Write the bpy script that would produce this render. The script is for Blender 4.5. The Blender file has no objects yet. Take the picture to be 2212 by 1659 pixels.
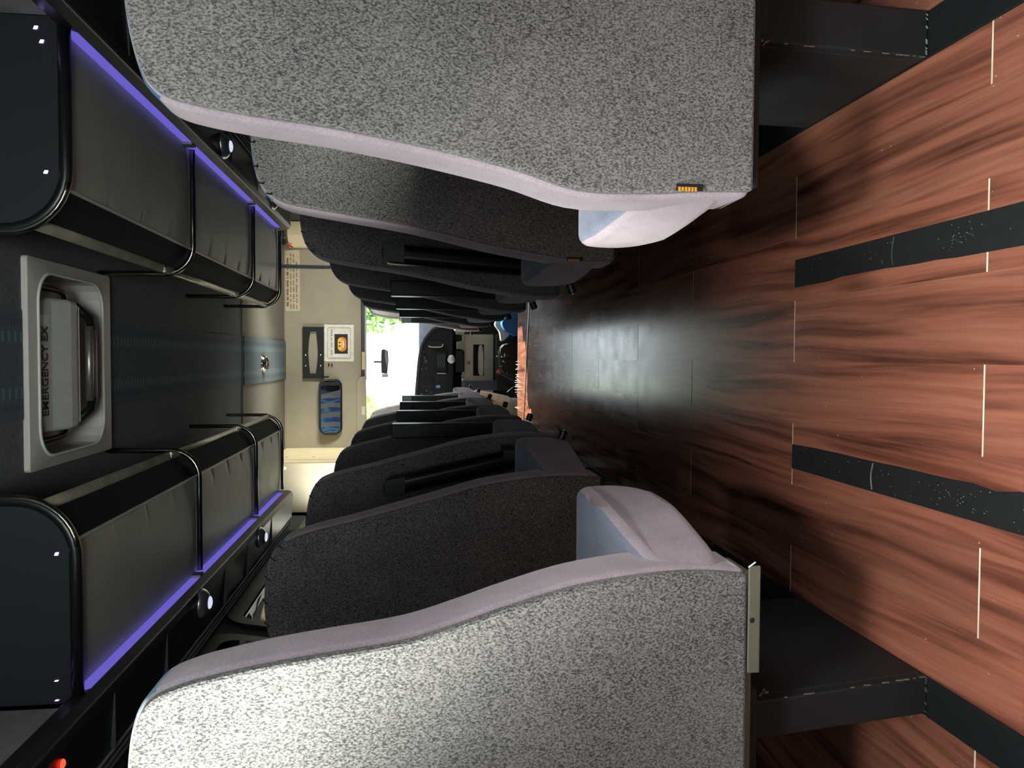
import bpy, bmesh, math, random
from math import pi, sin, cos, radians, exp
from mathutils import Vector, Matrix

random.seed(7)
scene = bpy.context.scene
COL = scene.collection

# ------------------------------------------------------------------ camera
F_PX = 1660.0
H_EYE = 0.85
PITCH = radians(7.1)
YAW = radians(1.95)
cam_d = bpy.data.cameras.new('camera')
cam_d.sensor_fit = 'HORIZONTAL'
cam_d.sensor_width = 36.0
cam_d.lens = F_PX * 36.0 / 2212.0
cam_d.clip_start = 0.02
cam_d.clip_end = 300
cam = bpy.data.objects.new('camera', cam_d)
COL.objects.link(cam)
fwd = Vector((-sin(YAW) * cos(PITCH), cos(YAW) * cos(PITCH), -sin(PITCH)))
rgt = Vector((cos(YAW), sin(YAW), 0))
upv = rgt.cross(fwd)
# the photograph was taken with the phone on its side: image left is up, image top is the right hand side
lx, ly, lz = -upv, rgt, -fwd
M = Matrix(((lx.x, ly.x, lz.x, 0), (lx.y, ly.y, lz.y, 0), (lx.z, ly.z, lz.z, H_EYE), (0, 0, 0, 1)))
cam.matrix_world = M
scene.camera = cam

# ------------------------------------------------------------------ view, world, sun, daylight at the windows, added fills
scene.view_settings.view_transform = 'Standard'
scene.view_settings.look = 'None'
scene.view_settings.gamma = 1.0
scene.view_settings.use_curve_mapping = False
scene.view_settings.exposure = 0.0

world = bpy.data.worlds.new('world')
scene.world = world
world.use_nodes = True
wn = world.node_tree
bg = wn.nodes['Background']
bg.inputs[0].default_value = (0.86, 0.94, 1.0, 1)
bg.inputs[1].default_value = 4.2


def sun(name, dirv, strength, col, ang=1.0):
    l = bpy.data.lights.new(name, 'SUN')
    l.energy = strength
    l.color = col
    l.angle = radians(ang)
    o = bpy.data.objects.new(name, l)
    COL.objects.link(o)
    o.rotation_mode = 'QUATERNION'
    o.rotation_quaternion = Vector(dirv).to_track_quat('-Z', 'Y')
    return o


def area(name, loc, dirv, sx, sy, power, col):
    l = bpy.data.lights.new(name, 'AREA')
    l.shape = 'RECTANGLE'
    l.size = sx
    l.size_y = sy
    l.energy = power
    l.color = col
    o = bpy.data.objects.new(name, l)
    COL.objects.link(o)
    o.location = loc
    o.rotation_mode = 'QUATERNION'
    o.rotation_quaternion = Vector(dirv).to_track_quat('-Z', 'Y')
    return o


sun('sun', (-0.80, -0.55, -0.72), 22.0, (1.0, 0.90, 0.76), 0.8)
# daylight through the rear side windows beside the photographer and the first side windows, plus added fills
area('daylight_rear_left', (-1.26, 0.40, 1.26), (1, 0.30, -0.10), 0.60, 0.62, 31, (1.0, 0.985, 0.95))
gl_ = area('seat_glare_fill', (-1.20, 0.42, 1.40), (0.50, 0.60, -0.30), 0.22, 0.22, 18, (1.0, 0.97, 0.90))  # narrow added fill, stands in for strong daylight on the near left seat
gl_.data.spread = radians(46)
area('daylight_rear_right', (1.22, 0.36, 1.24), (-1, 0.15, -0.10), 0.60, 0.66, 11, (1.0, 0.985, 0.95))
cf_ = area('ceiling_fill', (-0.025, -1.64, 1.25), (0, 1, 0.45), 0.55, 1.2, 13, (0.92, 1.0, 1.0))  # unseen fill added behind the camera to brighten ceiling and hatch
cf_.data.spread = radians(50)
ff_ = area('near_floor_fill', (-0.02, -0.05, 1.92), (0, 0.36, -1), 0.20, 0.40, 12, (1.0, 0.97, 0.94))  # unseen light added overhead to brighten the near floor
ff_.data.spread = radians(64)
fl_ = area('daylight_front_left', (-1.32, 5.30, 1.3), (1, 1.1, 0.35), 0.55, 0.6, 14, (1.0, 0.95, 0.84))
fr_ = area('daylight_front_right', (1.27, 5.30, 1.3), (-1, 1.1, 0.40), 0.55, 0.6, 40, (1.0, 0.95, 0.84))
fl_.data.spread = fr_.data.spread = radians(100)

# ------------------------------------------------------------------ helpers


def lin(c):
    c = c / 255.0
    return c / 12.92 if c <= 0.04045 else ((c + 0.055) / 1.055) ** 2.4


def rgb(r, g, b):
    return (lin(r), lin(g), lin(b), 1.0)


class NT:
    def __init__(self, name):
        self.m = bpy.data.materials.new(name)
        self.m.use_nodes = True
        self.t = self.m.node_tree
        self.b = self.t.nodes['Principled BSDF']

    def n(self, typ, **kw):
        nd = self.t.nodes.new(typ)
        for k, v in kw.items():
            if k.startswith('_'):
                setattr(nd, k[1:], v)
            else:
                key = k.replace('__', ' ')
                nd.inputs[key].default_value = v
        return nd

    def l(self, a, b):
        self.t.links.new(a, b)

    def coords(self, scale=(1, 1, 1), out='Object', offset_random=False):
        tc = self.n('ShaderNodeTexCoord')
        mp = self.n('ShaderNodeMapping')
        mp.inputs['Scale'].default_value = scale
        self.l(tc.outputs[out], mp.inputs['Vector'])
        if offset_random:
            oi = self.n('ShaderNodeObjectInfo')
            mu = self.n('ShaderNodeMath', _operation='MULTIPLY')
            mu.inputs[1].default_value = 37.0
            self.l(oi.outputs['Random'], mu.inputs[0])
            cb = self.n('ShaderNodeCombineXYZ')
            self.l(mu.outputs[0], cb.inputs[0])
            self.l(mu.outputs[0], cb.inputs[1])
            self.l(mu.outputs[0], cb.inputs[2])
            self.l(cb.outputs[0], mp.inputs['Location'])
        return mp.outputs[0]

    def ramp(self, fac, stops):
        r = self.n('ShaderNodeValToRGB')
        e = r.color_ramp.elements
        while len(e) < len(stops):
            e.new(0.5)
        for i, (p, c) in enumerate(stops):
            e[i].position = p
            e[i].color = c
        self.l(fac, r.inputs[0])
        return r.outputs[0]

    def mix(self, fac, a, b, mode='MIX'):
        mx = self.n('ShaderNodeMix', _data_type='RGBA', _blend_type=mode)
        if isinstance(fac, (int, float)):
            mx.inputs[0].default_value = fac
        else:
            self.l(fac, mx.inputs[0])
        for i, v in ((6, a), (7, b)):
            if isinstance(v, tuple):
                mx.inputs[i].default_value = v
            else:
                self.l(v, mx.inputs[i])
        return mx.outputs[2]

    def bump(self, h, strength=0.3, dist=0.002):
        bp = self.n('ShaderNodeBump', Strength=strength, Distance=dist)
        self.l(h, bp.inputs['Height'])
        self.l(bp.outputs[0], self.b.inputs['Normal'])


def plain(name, col, rough=0.5, metal=0.0, noise=0.12, nscale=25, bump=0.0, bscale=300, spec=0.5, coat=0.0):
    m = NT(name)
    co = m.coords()
    nz = m.n('ShaderNodeTexNoise', Scale=nscale, Detail=4.0)
    m.l(co, nz.inputs['Vector'])
    d = tuple(c * (1 - noise) for c in col[:3]) + (1,)
    u = tuple(min(1, c * (1 + noise)) for c in col[:3]) + (1,)
    m.l(m.ramp(nz.outputs['Fac'], [(0.3, d), (0.7, u)]), m.b.inputs['Base Color'])
    m.b.inputs['Roughness'].default_value = rough
    m.b.inputs['Metallic'].default_value = metal
    m.b.inputs['Specular IOR Level'].default_value = spec
    m.b.inputs['Coat Weight'].default_value = coat
    if bump:
        n2 = m.n('ShaderNodeTexNoise', Scale=bscale, Detail=3.0)
        m.l(co, n2.inputs['Vector'])
        m.bump(n2.outputs['Fac'], bump, 0.001)
    return m.m


def emit(name, col, strength):
    m = NT(name)
    m.b.inputs['Base Color'].default_value = (0.02, 0.02, 0.02, 1)
    m.b.inputs['Emission Color'].default_value = col
    m.b.inputs['Emission Strength'].default_value = strength
    return m.m


def tweed(name, dark, light, scale=230, sheen=0.2):
    """woven fabric: light flecks on dark, flecks drawn out on a slant as in a twill"""
    m = NT(name)
    tc = m.n('ShaderNodeTexCoord')
    mp = m.n('ShaderNodeMapping')
    mp.inputs['Rotation'].default_value = (0, radians(35), 0)
    mp.inputs['Scale'].default_value = (1.0, 1.0, 0.62)
    m.l(tc.outputs['Object'], mp.inputs['Vector'])
    nz = m.n('ShaderNodeTexNoise', Scale=scale, Detail=3.0, Roughness=0.65)
    m.l(mp.outputs[0], nz.inputs['Vector'])
    big = m.n('ShaderNodeTexNoise', Scale=9, Detail=2.0)
    m.l(mp.outputs[0], big.inputs['Vector'])
    c = m.ramp(nz.outputs['Fac'], [(0.38, dark), (0.62, light)])
    c2 = m.mix(0.15, c, m.ramp(big.outputs['Fac'], [(0.3, dark), (0.7, light)]))
    m.l(c2, m.b.inputs['Base Color'])
    m.b.inputs['Roughness'].default_value = 0.95
    m.b.inputs['Specular IOR Level'].default_value = 0.15
    m.b.inputs['Sheen Weight'].default_value = sheen
    m.bump(nz.outputs['Fac'], 0.7, 0.0015)
    return m.m


def velour(name, dark, light, pattern=False):
    m = NT(name)
    co = m.coords()
    nz = m.n('ShaderNodeTexNoise', Scale=330, Detail=3.0)
    m.l(co, nz.inputs['Vector'])
    bg_ = m.n('ShaderNodeTexNoise', Scale=14, Detail=2.0)
    m.l(co, bg_.inputs['Vector'])
    c = m.mix(0.4, m.ramp(nz.outputs['Fac'], [(0.3, dark), (0.7, light)]),
              m.ramp(bg_.outputs['Fac'], [(0.3, dark), (0.7, light)]))
    if pattern:
        # bands of blue and teal lozenges
        w1 = m.n('ShaderNodeTexWave', _bands_direction='X', Scale=3.2, Distortion=2.0)
        m.l(co, w1.inputs['Vector'])
        n3 = m.n('ShaderNodeTexNoise', Scale=16, Detail=1.0)
        mp = m.coords((1.0, 0.35, 0.35))
        m.l(mp, n3.inputs['Vector'])
        col = m.ramp(n3.outputs['Fac'], [(0.35, rgb(62, 78, 140)), (0.5, rgb(70, 104, 156)), (0.6, rgb(104, 160, 172)),
                                         (0.7, rgb(60, 80, 180))])
        msk = m.ramp(w1.outputs['Fac'], [(0.45, (0, 0, 0, 1)), (0.55, (1, 1, 1, 1))])
        c = m.mix(msk, c, col)
    m.l(c, m.b.inputs['Base Color'])
    m.b.inputs['Roughness'].default_value = 1.0
    m.b.inputs['Specular IOR Level'].default_value = 0.1
    m.b.inputs['Sheen Weight'].default_value = 0.35
    m.b.inputs['Sheen Roughness'].default_value = 0.4
    m.bump(nz.outputs['Fac'], 0.35, 0.001)
    return m.m


def wood():
    m = NT('cherry_plank')
    oi = m.n('ShaderNodeObjectInfo')
    co = m.coords((1, 1, 1), offset_random=True)
    # slow warp that makes cathedral figures
    warp = m.n('ShaderNodeTexNoise', Scale=2.2, Detail=1.5)
    cw = m.coords((1.8, 0.55, 1), offset_random=True)
    m.l(cw, warp.inputs['Vector'])
    add = m.n('ShaderNodeVectorMath', _operation='MULTIPLY_ADD')
    m.l(warp.outputs['Color'], add.inputs[0])
    add.inputs[1].default_value = (0.085, 0.0, 0.0)
    m.l(co, add.inputs[2])
    st = m.n('ShaderNodeMapping')
    st.inputs['Scale'].default_value = (21.0, 0.8, 1.0)
    m.l(add.outputs[0], st.inputs['Vector'])
    g1 = m.n('ShaderNodeTexNoise', Scale=1.5, Detail=5.0, Roughness=0.55, Distortion=0.3)
    m.l(st.outputs[0], g1.inputs['Vector'])
    st2 = m.n('ShaderNodeMapping')
    st2.inputs['Scale'].default_value = (90.0, 3.0, 1.0)
    m.l(add.outputs[0], st2.inputs['Vector'])
    g2 = m.n('ShaderNodeTexNoise', Scale=2.0, Detail=3.0)
    m.l(st2.outputs[0], g2.inputs['Vector'])
    base = m.ramp(g1.outputs['Fac'], [(0.28, rgb(84, 50, 42)), (0.40, rgb(128, 82, 67)), (0.50, rgb(158, 103, 84)),
                                      (0.62, rgb(172, 116, 94)), (0.78, rgb(136, 88, 72))])
    fine = m.ramp(g2.outputs['Fac'], [(0.3, (0.62, 0.62, 0.62, 1)), (0.6, (1, 1, 1, 1))])
    c = m.mix(0.4, base, fine, 'MULTIPLY')
    # dark mineral streaks
    st3 = m.n('ShaderNodeMapping')
    st3.inputs['Scale'].default_value = (34.0, 1.3, 1.0)
    st3.inputs['Location'].default_value = (5.3, 2.1, 0)
    m.l(add.outputs[0], st3.inputs['Vector'])
    g3 = m.n('ShaderNodeTexNoise', Scale=1.0, Detail=2.0, Roughness=0.4)
    m.l(st3.outputs[0], g3.inputs['Vector'])
    dk = m.ramp(g3.outputs['Fac'], [(0.60, (1, 1, 1, 1)), (0.70, (0.48, 0.42, 0.42, 1))])
    c = m.mix(0.85, c, dk, 'MULTIPLY')
    # knots
    kn = m.n('ShaderNodeTexVoronoi', Scale=1.0)
    kc = m.coords((7.0, 1.7, 0.0), offset_random=True)
    m.l(kc, kn.inputs['Vector'])
    km = m.ramp(kn.outputs['Distance'], [(0.05, (0.35, 0.33, 0.33, 1)), (0.16, (1, 1, 1, 1))])
    c = m.mix(0.75, c, km, 'MULTIPLY')
    tint = m.ramp(oi.outputs['Random'], [(0.0, (0.86, 0.84, 0.84, 1)), (1.0, (1.08, 1.0, 0.97, 1))])
    c = m.mix(1.0, c, tint, 'MULTIPLY')
    # dust flecks and scratches
    sp = m.n('ShaderNodeTexVoronoi', Scale=48.0)
    sc = m.coords((1.0, 1.0, 0.0), offset_random=True)
    m.l(sc, sp.inputs['Vector'])
    rr = m.n('ShaderNodeSeparateColor')
    m.l(sp.outputs['Color'], rr.inputs[0])
    gt = m.n('ShaderNodeMath', _operation='GREATER_THAN')
    gt.inputs[1].default_value = 0.80
    m.l(rr.outputs[0], gt.inputs[0])
    lt = m.n('ShaderNodeMath', _operation='LESS_THAN')
    lt.inputs[1].default_value = 0.062
    m.l(sp.outputs['Distance'], lt.inputs[0])
    mu = m.n('ShaderNodeMath', _operation='MULTIPLY')
    m.l(gt.outputs[0], mu.inputs[0])
    m.l(lt.outputs[0], mu.inputs[1])
    c = m.mix(mu.outputs[0], c, rgb(215, 190, 170))
    m.l(c, m.b.inputs['Base Color'])
    rn = m.n('ShaderNodeTexNoise', Scale=9, Detail=3)
    m.l(co, rn.inputs['Vector'])
    rg = m.ramp(rn.outputs['Fac'], [(0.3, (0.20, 0.20, 0.20, 1)), (0.7, (0.27, 0.27, 0.27, 1))])
    m.l(rg, m.b.inputs['Roughness'])
    m.b.inputs['Specular IOR Level'].default_value = 0.6
    return m.m


def tinted_glass(name, tint):
    m = NT(name)
    m.t.nodes.remove(m.b)
    out = m.t.nodes['Material Output']
    tr = m.n('ShaderNodeBsdfTransparent')
    tr.inputs[0].default_value = (tint[0], tint[1], tint[2], 1)
    gl = m.n('ShaderNodeBsdfGlossy')
    gl.inputs['Roughness'].default_value = 0.03
    fr = m.n('ShaderNodeFresnel', IOR=1.5)
    mx = m.n('ShaderNodeMixShader')
    m.l(fr.outputs[0], mx.inputs[0])
    m.l(tr.outputs[0], mx.inputs[1])
    m.l(gl.outputs[0], mx.inputs[2])
    m.l(mx.outputs[0], out.inputs[0])
    return m.m


def mesh_panel():
    m = NT('perforated_panel')
    co = m.coords((1, 1, 1))
    vo = m.n('ShaderNodeTexVoronoi', Scale=260)
    vo.inputs['Randomness'].default_value = 0.0
    m.l(co, vo.inputs['Vector'])
    c = m.ramp(vo.outputs['Distance'], [(0.25, rgb(10, 11, 14)), (0.4, rgb(38, 39, 44))])
    m.l(c, m.b.inputs['Base Color'])
    m.b.inputs['Roughness'].default_value = 0.4
    return m.m


def runner_mat():
    """ceiling runner: dark teal fabric with two rows of pale teal dashes"""
    m = NT('ceiling_runner_fabric')
    tc = m.n('ShaderNodeTexCoord')
    sx = m.n('ShaderNodeSeparateXYZ')
    m.l(tc.outputs['Object'], sx.inputs[0])

    def ma(op, a, b=None):
        n = m.n('ShaderNodeMath', _operation=op)
        for i, v in enumerate((a, b)):
            if v is None:
                continue
            if isinstance(v, (int, float)):
                n.inputs[i].default_value = v
            else:
                m.l(v, n.inputs[i])
        return n.outputs[0]
    ax = ma('ABSOLUTE', sx.outputs[0])
    row = ma('LESS_THAN', ma('ABSOLUTE', ma('SUBTRACT', ax, 0.078)), 0.016)
    dash = ma('LESS_THAN', ma('FRACT', ma('MULTIPLY', sx.outputs[1], 30.0)), 0.36)
    row2 = ma('LESS_THAN', ma('ABSOLUTE', ma('SUBTRACT', ax, 0.118)), 0.010)
    dot = ma('LESS_THAN', ma('FRACT', ma('MULTIPLY', sx.outputs[1], 60.0)), 0.4)
    a = ma('MULTIPLY', row, dash)
    b = ma('MULTIPLY', row2, dot)
    nz = m.n('ShaderNodeTexNoise', Scale=180, Detail=2)
    m.l(tc.outputs['Object'], nz.inputs['Vector'])
    base = m.ramp(nz.outputs['Fac'], [(0.3, rgb(74, 86, 92)), (0.7, rgb(96, 108, 112))])
    c = m.mix(a, base, rgb(106, 134, 136))
    c = m.mix(b, c, rgb(62, 80, 96))
    m.l(c, m.b.inputs['Base Color'])
    m.b.inputs['Roughness'].default_value = 0.95
    return m.m


def foliage_mat(name, a, b):
    m = NT(name)
    co = m.coords()
    nz = m.n('ShaderNodeTexNoise', Scale=3.5, Detail=6)
    m.l(co, nz.inputs['Vector'])
    m.l(m.ramp(nz.outputs['Fac'], [(0.35, a), (0.65, b)]), m.b.inputs['Base Color'])
    m.b.inputs['Roughness'].default_value = 0.8
    return m.m


MAT = {}
MAT['tweed'] = tweed('grey_tweed', rgb(52, 52, 54), rgb(152, 150, 147), 400)
MAT['side'] = velour('mauve_velour', rgb(150, 138, 146), rgb(184, 172, 180))
MAT['front'] = velour('patterned_velour', rgb(120, 126, 140), rgb(160, 160, 172), pattern=True)
MAT['cushion'] = velour('blue_grey_velour', rgb(104, 112, 132), rgb(140, 146, 162))
MAT['wood'] = wood()
MAT['filler'] = plain('joint_filler', rgb(245, 232, 212), 0.6)
MAT['strip'] = plain('grip_tape', rgb(17, 22, 24), 0.85, noise=0.4, nscale=60, bump=0.6, bscale=500)
MAT['track'] = plain('track_rubber', rgb(17, 23, 26), 0.6, noise=0.4, nscale=40, bump=0.3)
MAT['black'] = plain('black_paint', rgb(27, 31, 32), 0.6, noise=0.25, nscale=12)
MAT['blackp'] = plain('black_plastic', rgb(20, 21, 22), 0.35, noise=0.1)
MAT['capgrey'] = plain('cap_grey', rgb(62, 66, 72), 0.5)
MAT['brown'] = plain('brown_end', rgb(62, 48, 38), 0.4)
MAT['alloy'] = plain('satin_aluminium', rgb(165, 162, 150), 0.38, metal=0.8, noise=0.08)
MAT['chrome'] = plain('chrome', rgb(215, 215, 215), 0.12, metal=1.0, noise=0.03)
MAT['chrome_soft'] = plain('soft_chrome', rgb(205, 205, 210), 0.3, metal=0.9, noise=0.05)
MAT['lens_glint'] = emit('lens_glint', (0.75, 0.8, 1.0, 1), 0.9)  # glow added to imitate the bright highlight on the chrome domes
MAT['chrome_dull'] = plain('dull_chrome', rgb(150, 148, 138), 0.22, metal=1.0, noise=0.1)
MAT['vinyl'] = plain('padded_vinyl', rgb(178, 180, 164), 0.42, noise=0.06, nscale=6, bump=0.25, bscale=260)
MAT['dark_vinyl'] = plain('dark_navy_vinyl', rgb(18, 20, 28), 0.8, spec=0.2)
MAT['pole'] = plain('polished_pole', rgb(225, 224, 218), 0.25, metal=0.35, noise=0.03)
MAT['plate_grey'] = plain('plate_grey', rgb(120, 120, 106), 0.4, metal=0.3)
MAT['rail'] = plain('rail_alloy', rgb(150, 144, 126), 0.35, metal=0.5, noise=0.35, nscale=7)
MAT['service'] = plain('service_panel_plastic', rgb(30, 30, 29), 0.35, noise=0.1, bump=0.1)
MAT['service_grey'] = plain('charcoal_panel', rgb(120, 122, 118), 0.7)
MAT['ceiling'] = plain('ceiling_carpet', rgb(98, 102, 102), 0.95, noise=0.15, nscale=60, bump=0.3)
MAT['ceiling_front'] = plain('ceiling_front_lit', rgb(112, 108, 98), 0.9, noise=0.06, nscale=60, bump=0.2)  # tinted paler than the rest of the ceiling for the light near the front
MAT['runner'] = runner_mat()
MAT['wall'] = plain('wall_charcoal', rgb(46, 48, 48), 0.8, noise=0.1)
MAT['taupe'] = plain('taupe_laminate', rgb(154, 147, 128), 0.6, noise=0.05, nscale=8)
MAT['cream'] = plain('cream_laminate', rgb(214, 200, 164), 0.5, noise=0.04, nscale=8)
MAT['hatch'] = plain('hatch_plastic', rgb(196, 190, 180), 0.45, noise=0.05)
MAT['hatch_light'] = plain('hatch_lid', rgb(208, 210, 198), 0.5, noise=0.05)
MAT['label_grey'] = plain('label_worn', rgb(120, 124, 116), 0.6)
MAT['ink'] = plain('black_ink', rgb(26, 26, 26), 0.6)
MAT['red_ink'] = plain('red_ink', rgb(96, 52, 44), 0.6)
MAT['brown_ink'] = plain('brown_ink', rgb(120, 106, 86), 0.6)
MAT['white'] = plain('white_paper', rgb(222, 216, 208), 0.35)
MAT['white_b'] = plain('white_plastic', rgb(235, 235, 228), 0.4)
MAT['label'] = plain('cream_label', rgb(196, 186, 158), 0.5)
MAT['yellow'] = plain('yellow_print', rgb(226, 190, 60), 0.5)
MAT['orange'] = plain('orange_print', rgb(218, 128, 62), 0.5)
MAT['gold'] = plain('gold_thread', rgb(232, 168, 60), 0.6)
MAT['mouth'] = plain('mouth_print', rgb(230, 225, 235), 0.5)
MAT['mirror'] = plain('mirror_glass', (0.85, 0.85, 0.85, 1), 0.01, metal=1.0, noise=0.0)
MAT['perf'] = mesh_panel()
MAT['led'] = emit('led_violet', (0.11, 0.088, 0.46, 1), 1.2)
MAT['led_glint'] = emit('led_glint', (0.5, 0.35, 1.0, 1), 6.0)
MAT['led_red'] = emit('led_red', (1.0, 0.03, 0.01, 1), 5.0)
MAT['glass_dark'] = tinted_glass('tinted_glass', (0.004, 0.005, 0.0055))
MAT['glass'] = tinted_glass('clear_glass', (0.9, 0.94, 0.93))
MAT['dash'] = plain('dash_black', rgb(34, 36, 36), 0.55, noise=0.15)
MAT['dash_edge'] = plain('dash_grey', rgb(74, 76, 74), 0.5)
MAT['console'] = plain('console_grey', rgb(186, 180, 162), 0.5, noise=0.1, nscale=5)
MAT['console_blue'] = plain('console_lower', rgb(70, 78, 92), 0.5, noise=0.1)
MAT['sage'] = plain('sage_cloth', rgb(150, 156, 138), 0.9, noise=0.12, nscale=40)
MAT['blue'] = plain('blue_cloth', rgb(56, 122, 190), 0.9, noise=0.15, nscale=50)
MAT['tissue'] = plain('tissue', rgb(206, 198, 190), 0.9, noise=0.05)
MAT['copper'] = plain('copper', rgb(170, 110, 80), 0.4, metal=0.5)
MAT['pale_blue'] = plain('pale_blue', rgb(150, 170, 205), 0.5)
MAT['red'] = plain('red_plastic', rgb(215, 70, 60), 0.4)
MAT['pillar'] = plain('pillar_pale', rgb(196, 208, 220), 0.5)
MAT['leaf_a'] = foliage_mat('leaf_light', rgb(150, 175, 90), rgb(215, 230, 150))
MAT['leaf_b'] = foliage_mat('leaf_dark', rgb(90, 140, 80), rgb(170, 205, 120))
MAT['bark'] = plain('bark', rgb(110, 95, 80), 0.9)
MAT['road'] = plain('pale_gravel', rgb(205, 200, 190), 0.9)
MAT['skin_panel'] = plain('shell', rgb(90, 90, 88), 0.7)


def link(name, me, mats, parent=None, loc=None, smooth=False, bevel=0.0, seg=2):
    o = bpy.data.objects.new(name, me)
    if not isinstance(mats, (list, tuple)):
        mats = [mats]
    for m in mats:
        me.materials.append(MAT[m] if isinstance(m, str) else m)
    COL.objects.link(o)
    if parent:
        o.parent = parent
    if loc:
        o.location = loc
    if smooth:
        for p in me.polygons:
            p.use_smooth = True
    if bevel:
        md = o.modifiers.new('bevel', 'BEVEL')
        md.width = bevel
        md.segments = seg
        md.limit_method = 'ANGLE'
        md.angle_limit = radians(40)
        md.harden_normals = False
    return o


def obj(name, bm, mats, parent=None, loc=None, smooth=False, bevel=0.0, seg=2):
    me = bpy.data.meshes.new(name)
    bmesh.ops.recalc_face_normals(bm, faces=bm.faces)
    bm.to_mesh(me)
    bm.free()
    return link(name, me, mats, parent, loc, smooth, bevel, seg)


def box(bm, lo, hi):
    x0, y0, z0 = [min(a, b) for a, b in zip(lo, hi)]
    x1, y1, z1 = [max(a, b) for a, b in zip(lo, hi)]
    v = [bm.verts.new(p) for p in ((x0, y0, z0), (x1, y0, z0), (x1, y1, z0), (x0, y1, z0),
                                   (x0, y0, z1), (x1, y0, z1), (x1, y1, z1), (x0, y1, z1))]
    for f in ((0, 3, 2, 1), (4, 5, 6, 7), (0, 1, 5, 4), (1, 2, 6, 5), (2, 3, 7, 6), (3, 0, 4, 7)):
        bm.faces.new([v[i] for i in f])
    return v


def prism(bm, pts, axis, a, b):
    """extrude the closed outline pts (2-D) along axis from a to b"""
    def P(p, t):
        if axis == 'X':
            return (t, p[0], p[1])
        if axis == 'Y':
            return (p[0], t, p[1])
        return (p[0], p[1], t)
    va = [bm.verts.new(P(p, a)) for p in pts]
    vb = [bm.verts.new(P(p, b)) for p in pts]
    n = len(pts)
    bm.faces.new(va)
    bm.faces.new(list(reversed(vb)))
    for i in range(n):
        bm.faces.new((va[i], vb[i], vb[(i + 1) % n], va[(i + 1) % n]))
    return va, vb


def spline(pts, n=6, closed=False):
    out = []
    m = len(pts)
    rng = range(m) if closed else range(m - 1)
    for i in rng:
        if closed:
            p0, p1, p2, p3 = pts[(i - 1) % m], pts[i], pts[(i + 1) % m], pts[(i + 2) % m]
        else:
            p0, p1, p2, p3 = pts[max(i - 1, 0)], pts[i], pts[i + 1], pts[min(i + 2, m - 1)]
        for k in range(n):
            t = k / n
            out.append(tuple(0.5 * ((2 * b) + (-a + c) * t + (2 * a - 5 * b + 4 * c - d) * t * t +
                                    (-a + 3 * b - 3 * c + d) * t ** 3) for a, b, c, d in zip(p0, p1, p2, p3)))
    if not closed:
        out.append(tuple(pts[-1]))
    return out


def rrect(x0, x1, y0, y1, r, n=5):
    pts = []
    for cx_, cy_, a0 in ((x1 - r, y1 - r, 0), (x0 + r, y1 - r, 90), (x0 + r, y0 + r, 180), (x1 - r, y0 + r, 270)):
        for k in range(n + 1):
            a = radians(a0 + 90 * k / n)
            pts.append((cx_ + r * cos(a), cy_ + r * sin(a)))
    return pts


def tube(bm, path, r, seg=10, cap=True, flat=1.0):
    """tube along a list of points; flat < 1 squashes it"""
    path = [Vector(p) for p in path]
    rings = []
    up = None
    for i, p in enumerate(path):
        t = (path[min(i + 1, len(path) - 1)] - path[max(i - 1, 0)]).normalized()
        if up is None:
            up = Vector((0, 0, 1)) if abs(t.z) < 0.9 else Vector((0, 1, 0))
        a = t.cross(up).normalized()
        b = a.cross(t).normalized()
        up = b
        rings.append([bm.verts.new(p + a * (r * cos(2 * pi * k / seg)) + b * (r * flat * sin(2 * pi * k / seg)))
                      for k in range(seg)])
    for i in range(len(rings) - 1):
        for k in range(seg):
            bm.faces.new((rings[i][k], rings[i][(k + 1) % seg], rings[i + 1][(k + 1) % seg], rings[i + 1][k]))
    if cap:
        bm.faces.new(list(reversed(rings[0])))
        bm.faces.new(rings[-1])


def dome(bm, c, r, h, axis='Z', seg=20, rings=6, sgn=-1):
    """shallow round cap"""
    prev = None
    c = Vector(c)
    for j in range(rings + 1):
        a = (pi / 2) * j / rings
        rr, hh = r * cos(a), h * sin(a) * sgn
        if j == rings:
            cur = [bm.verts.new(c + (Vector((0, 0, hh)) if axis == 'Z' else Vector((0, hh, 0))))]
        else:
            cur = []
            for k in range(seg):
                t = 2 * pi * k / seg
                d = Vector((rr * cos(t), rr * sin(t), hh)) if axis == 'Z' else Vector((rr * cos(t), hh, rr * sin(t)))
                cur.append(bm.verts.new(c + d))
        if prev:
            for k in range(seg):
                if len(cur) == 1:
                    bm.faces.new((prev[k], prev[(k + 1) % seg], cur[0]))
                else:
                    bm.faces.new((prev[k], prev[(k + 1) % seg], cur[(k + 1) % seg], cur[k]))
        else:
            bm.faces.new(cur)
        prev = cur


def tag(o, label=None, cat=None, group=None, kind=None):
    if label:
        o['label'] = label
    if cat:
        o['category'] = cat
    if group:
        o['group'] = group
    if kind:
        o['kind'] = kind
    return o


def thing(name, loc, label, cat, group=None):
    o = bpy.data.objects.new(name, None)
    o.empty_display_size = 0.1
    COL.objects.link(o)
    o.location = loc
    return tag(o, label, cat, group)


def text_mesh(txt, size, depth=0.0008):
    cu = bpy.data.curves.new('lettering', 'FONT')
    cu.body = txt
    cu.size = size
    cu.extrude = depth
    cu.offset = 0.0006
    cu.align_x = 'CENTER'
    cu.align_y = 'CENTER'
    tmp = bpy.data.objects.new('tmp', cu)
    COL.objects.link(tmp)
    dg = bpy.context.evaluated_depsgraph_get()
    dg.update()
    me = bpy.data.meshes.new_from_object(tmp.evaluated_get(dg))
    bpy.data.objects.remove(tmp)
    return me


def bounds_loc(parts_parent):
    return parts_parent




def PX(px, py, Y=7.6):
    """metres across and up at distance Y for a spot measured in the photograph"""
    r = fwd + rgt * ((829.5 - py) / F_PX) + upv * ((1106 - px) / F_PX)
    t = Y / r.y
    return (r.x * t, H_EYE + r.z * t)


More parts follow.
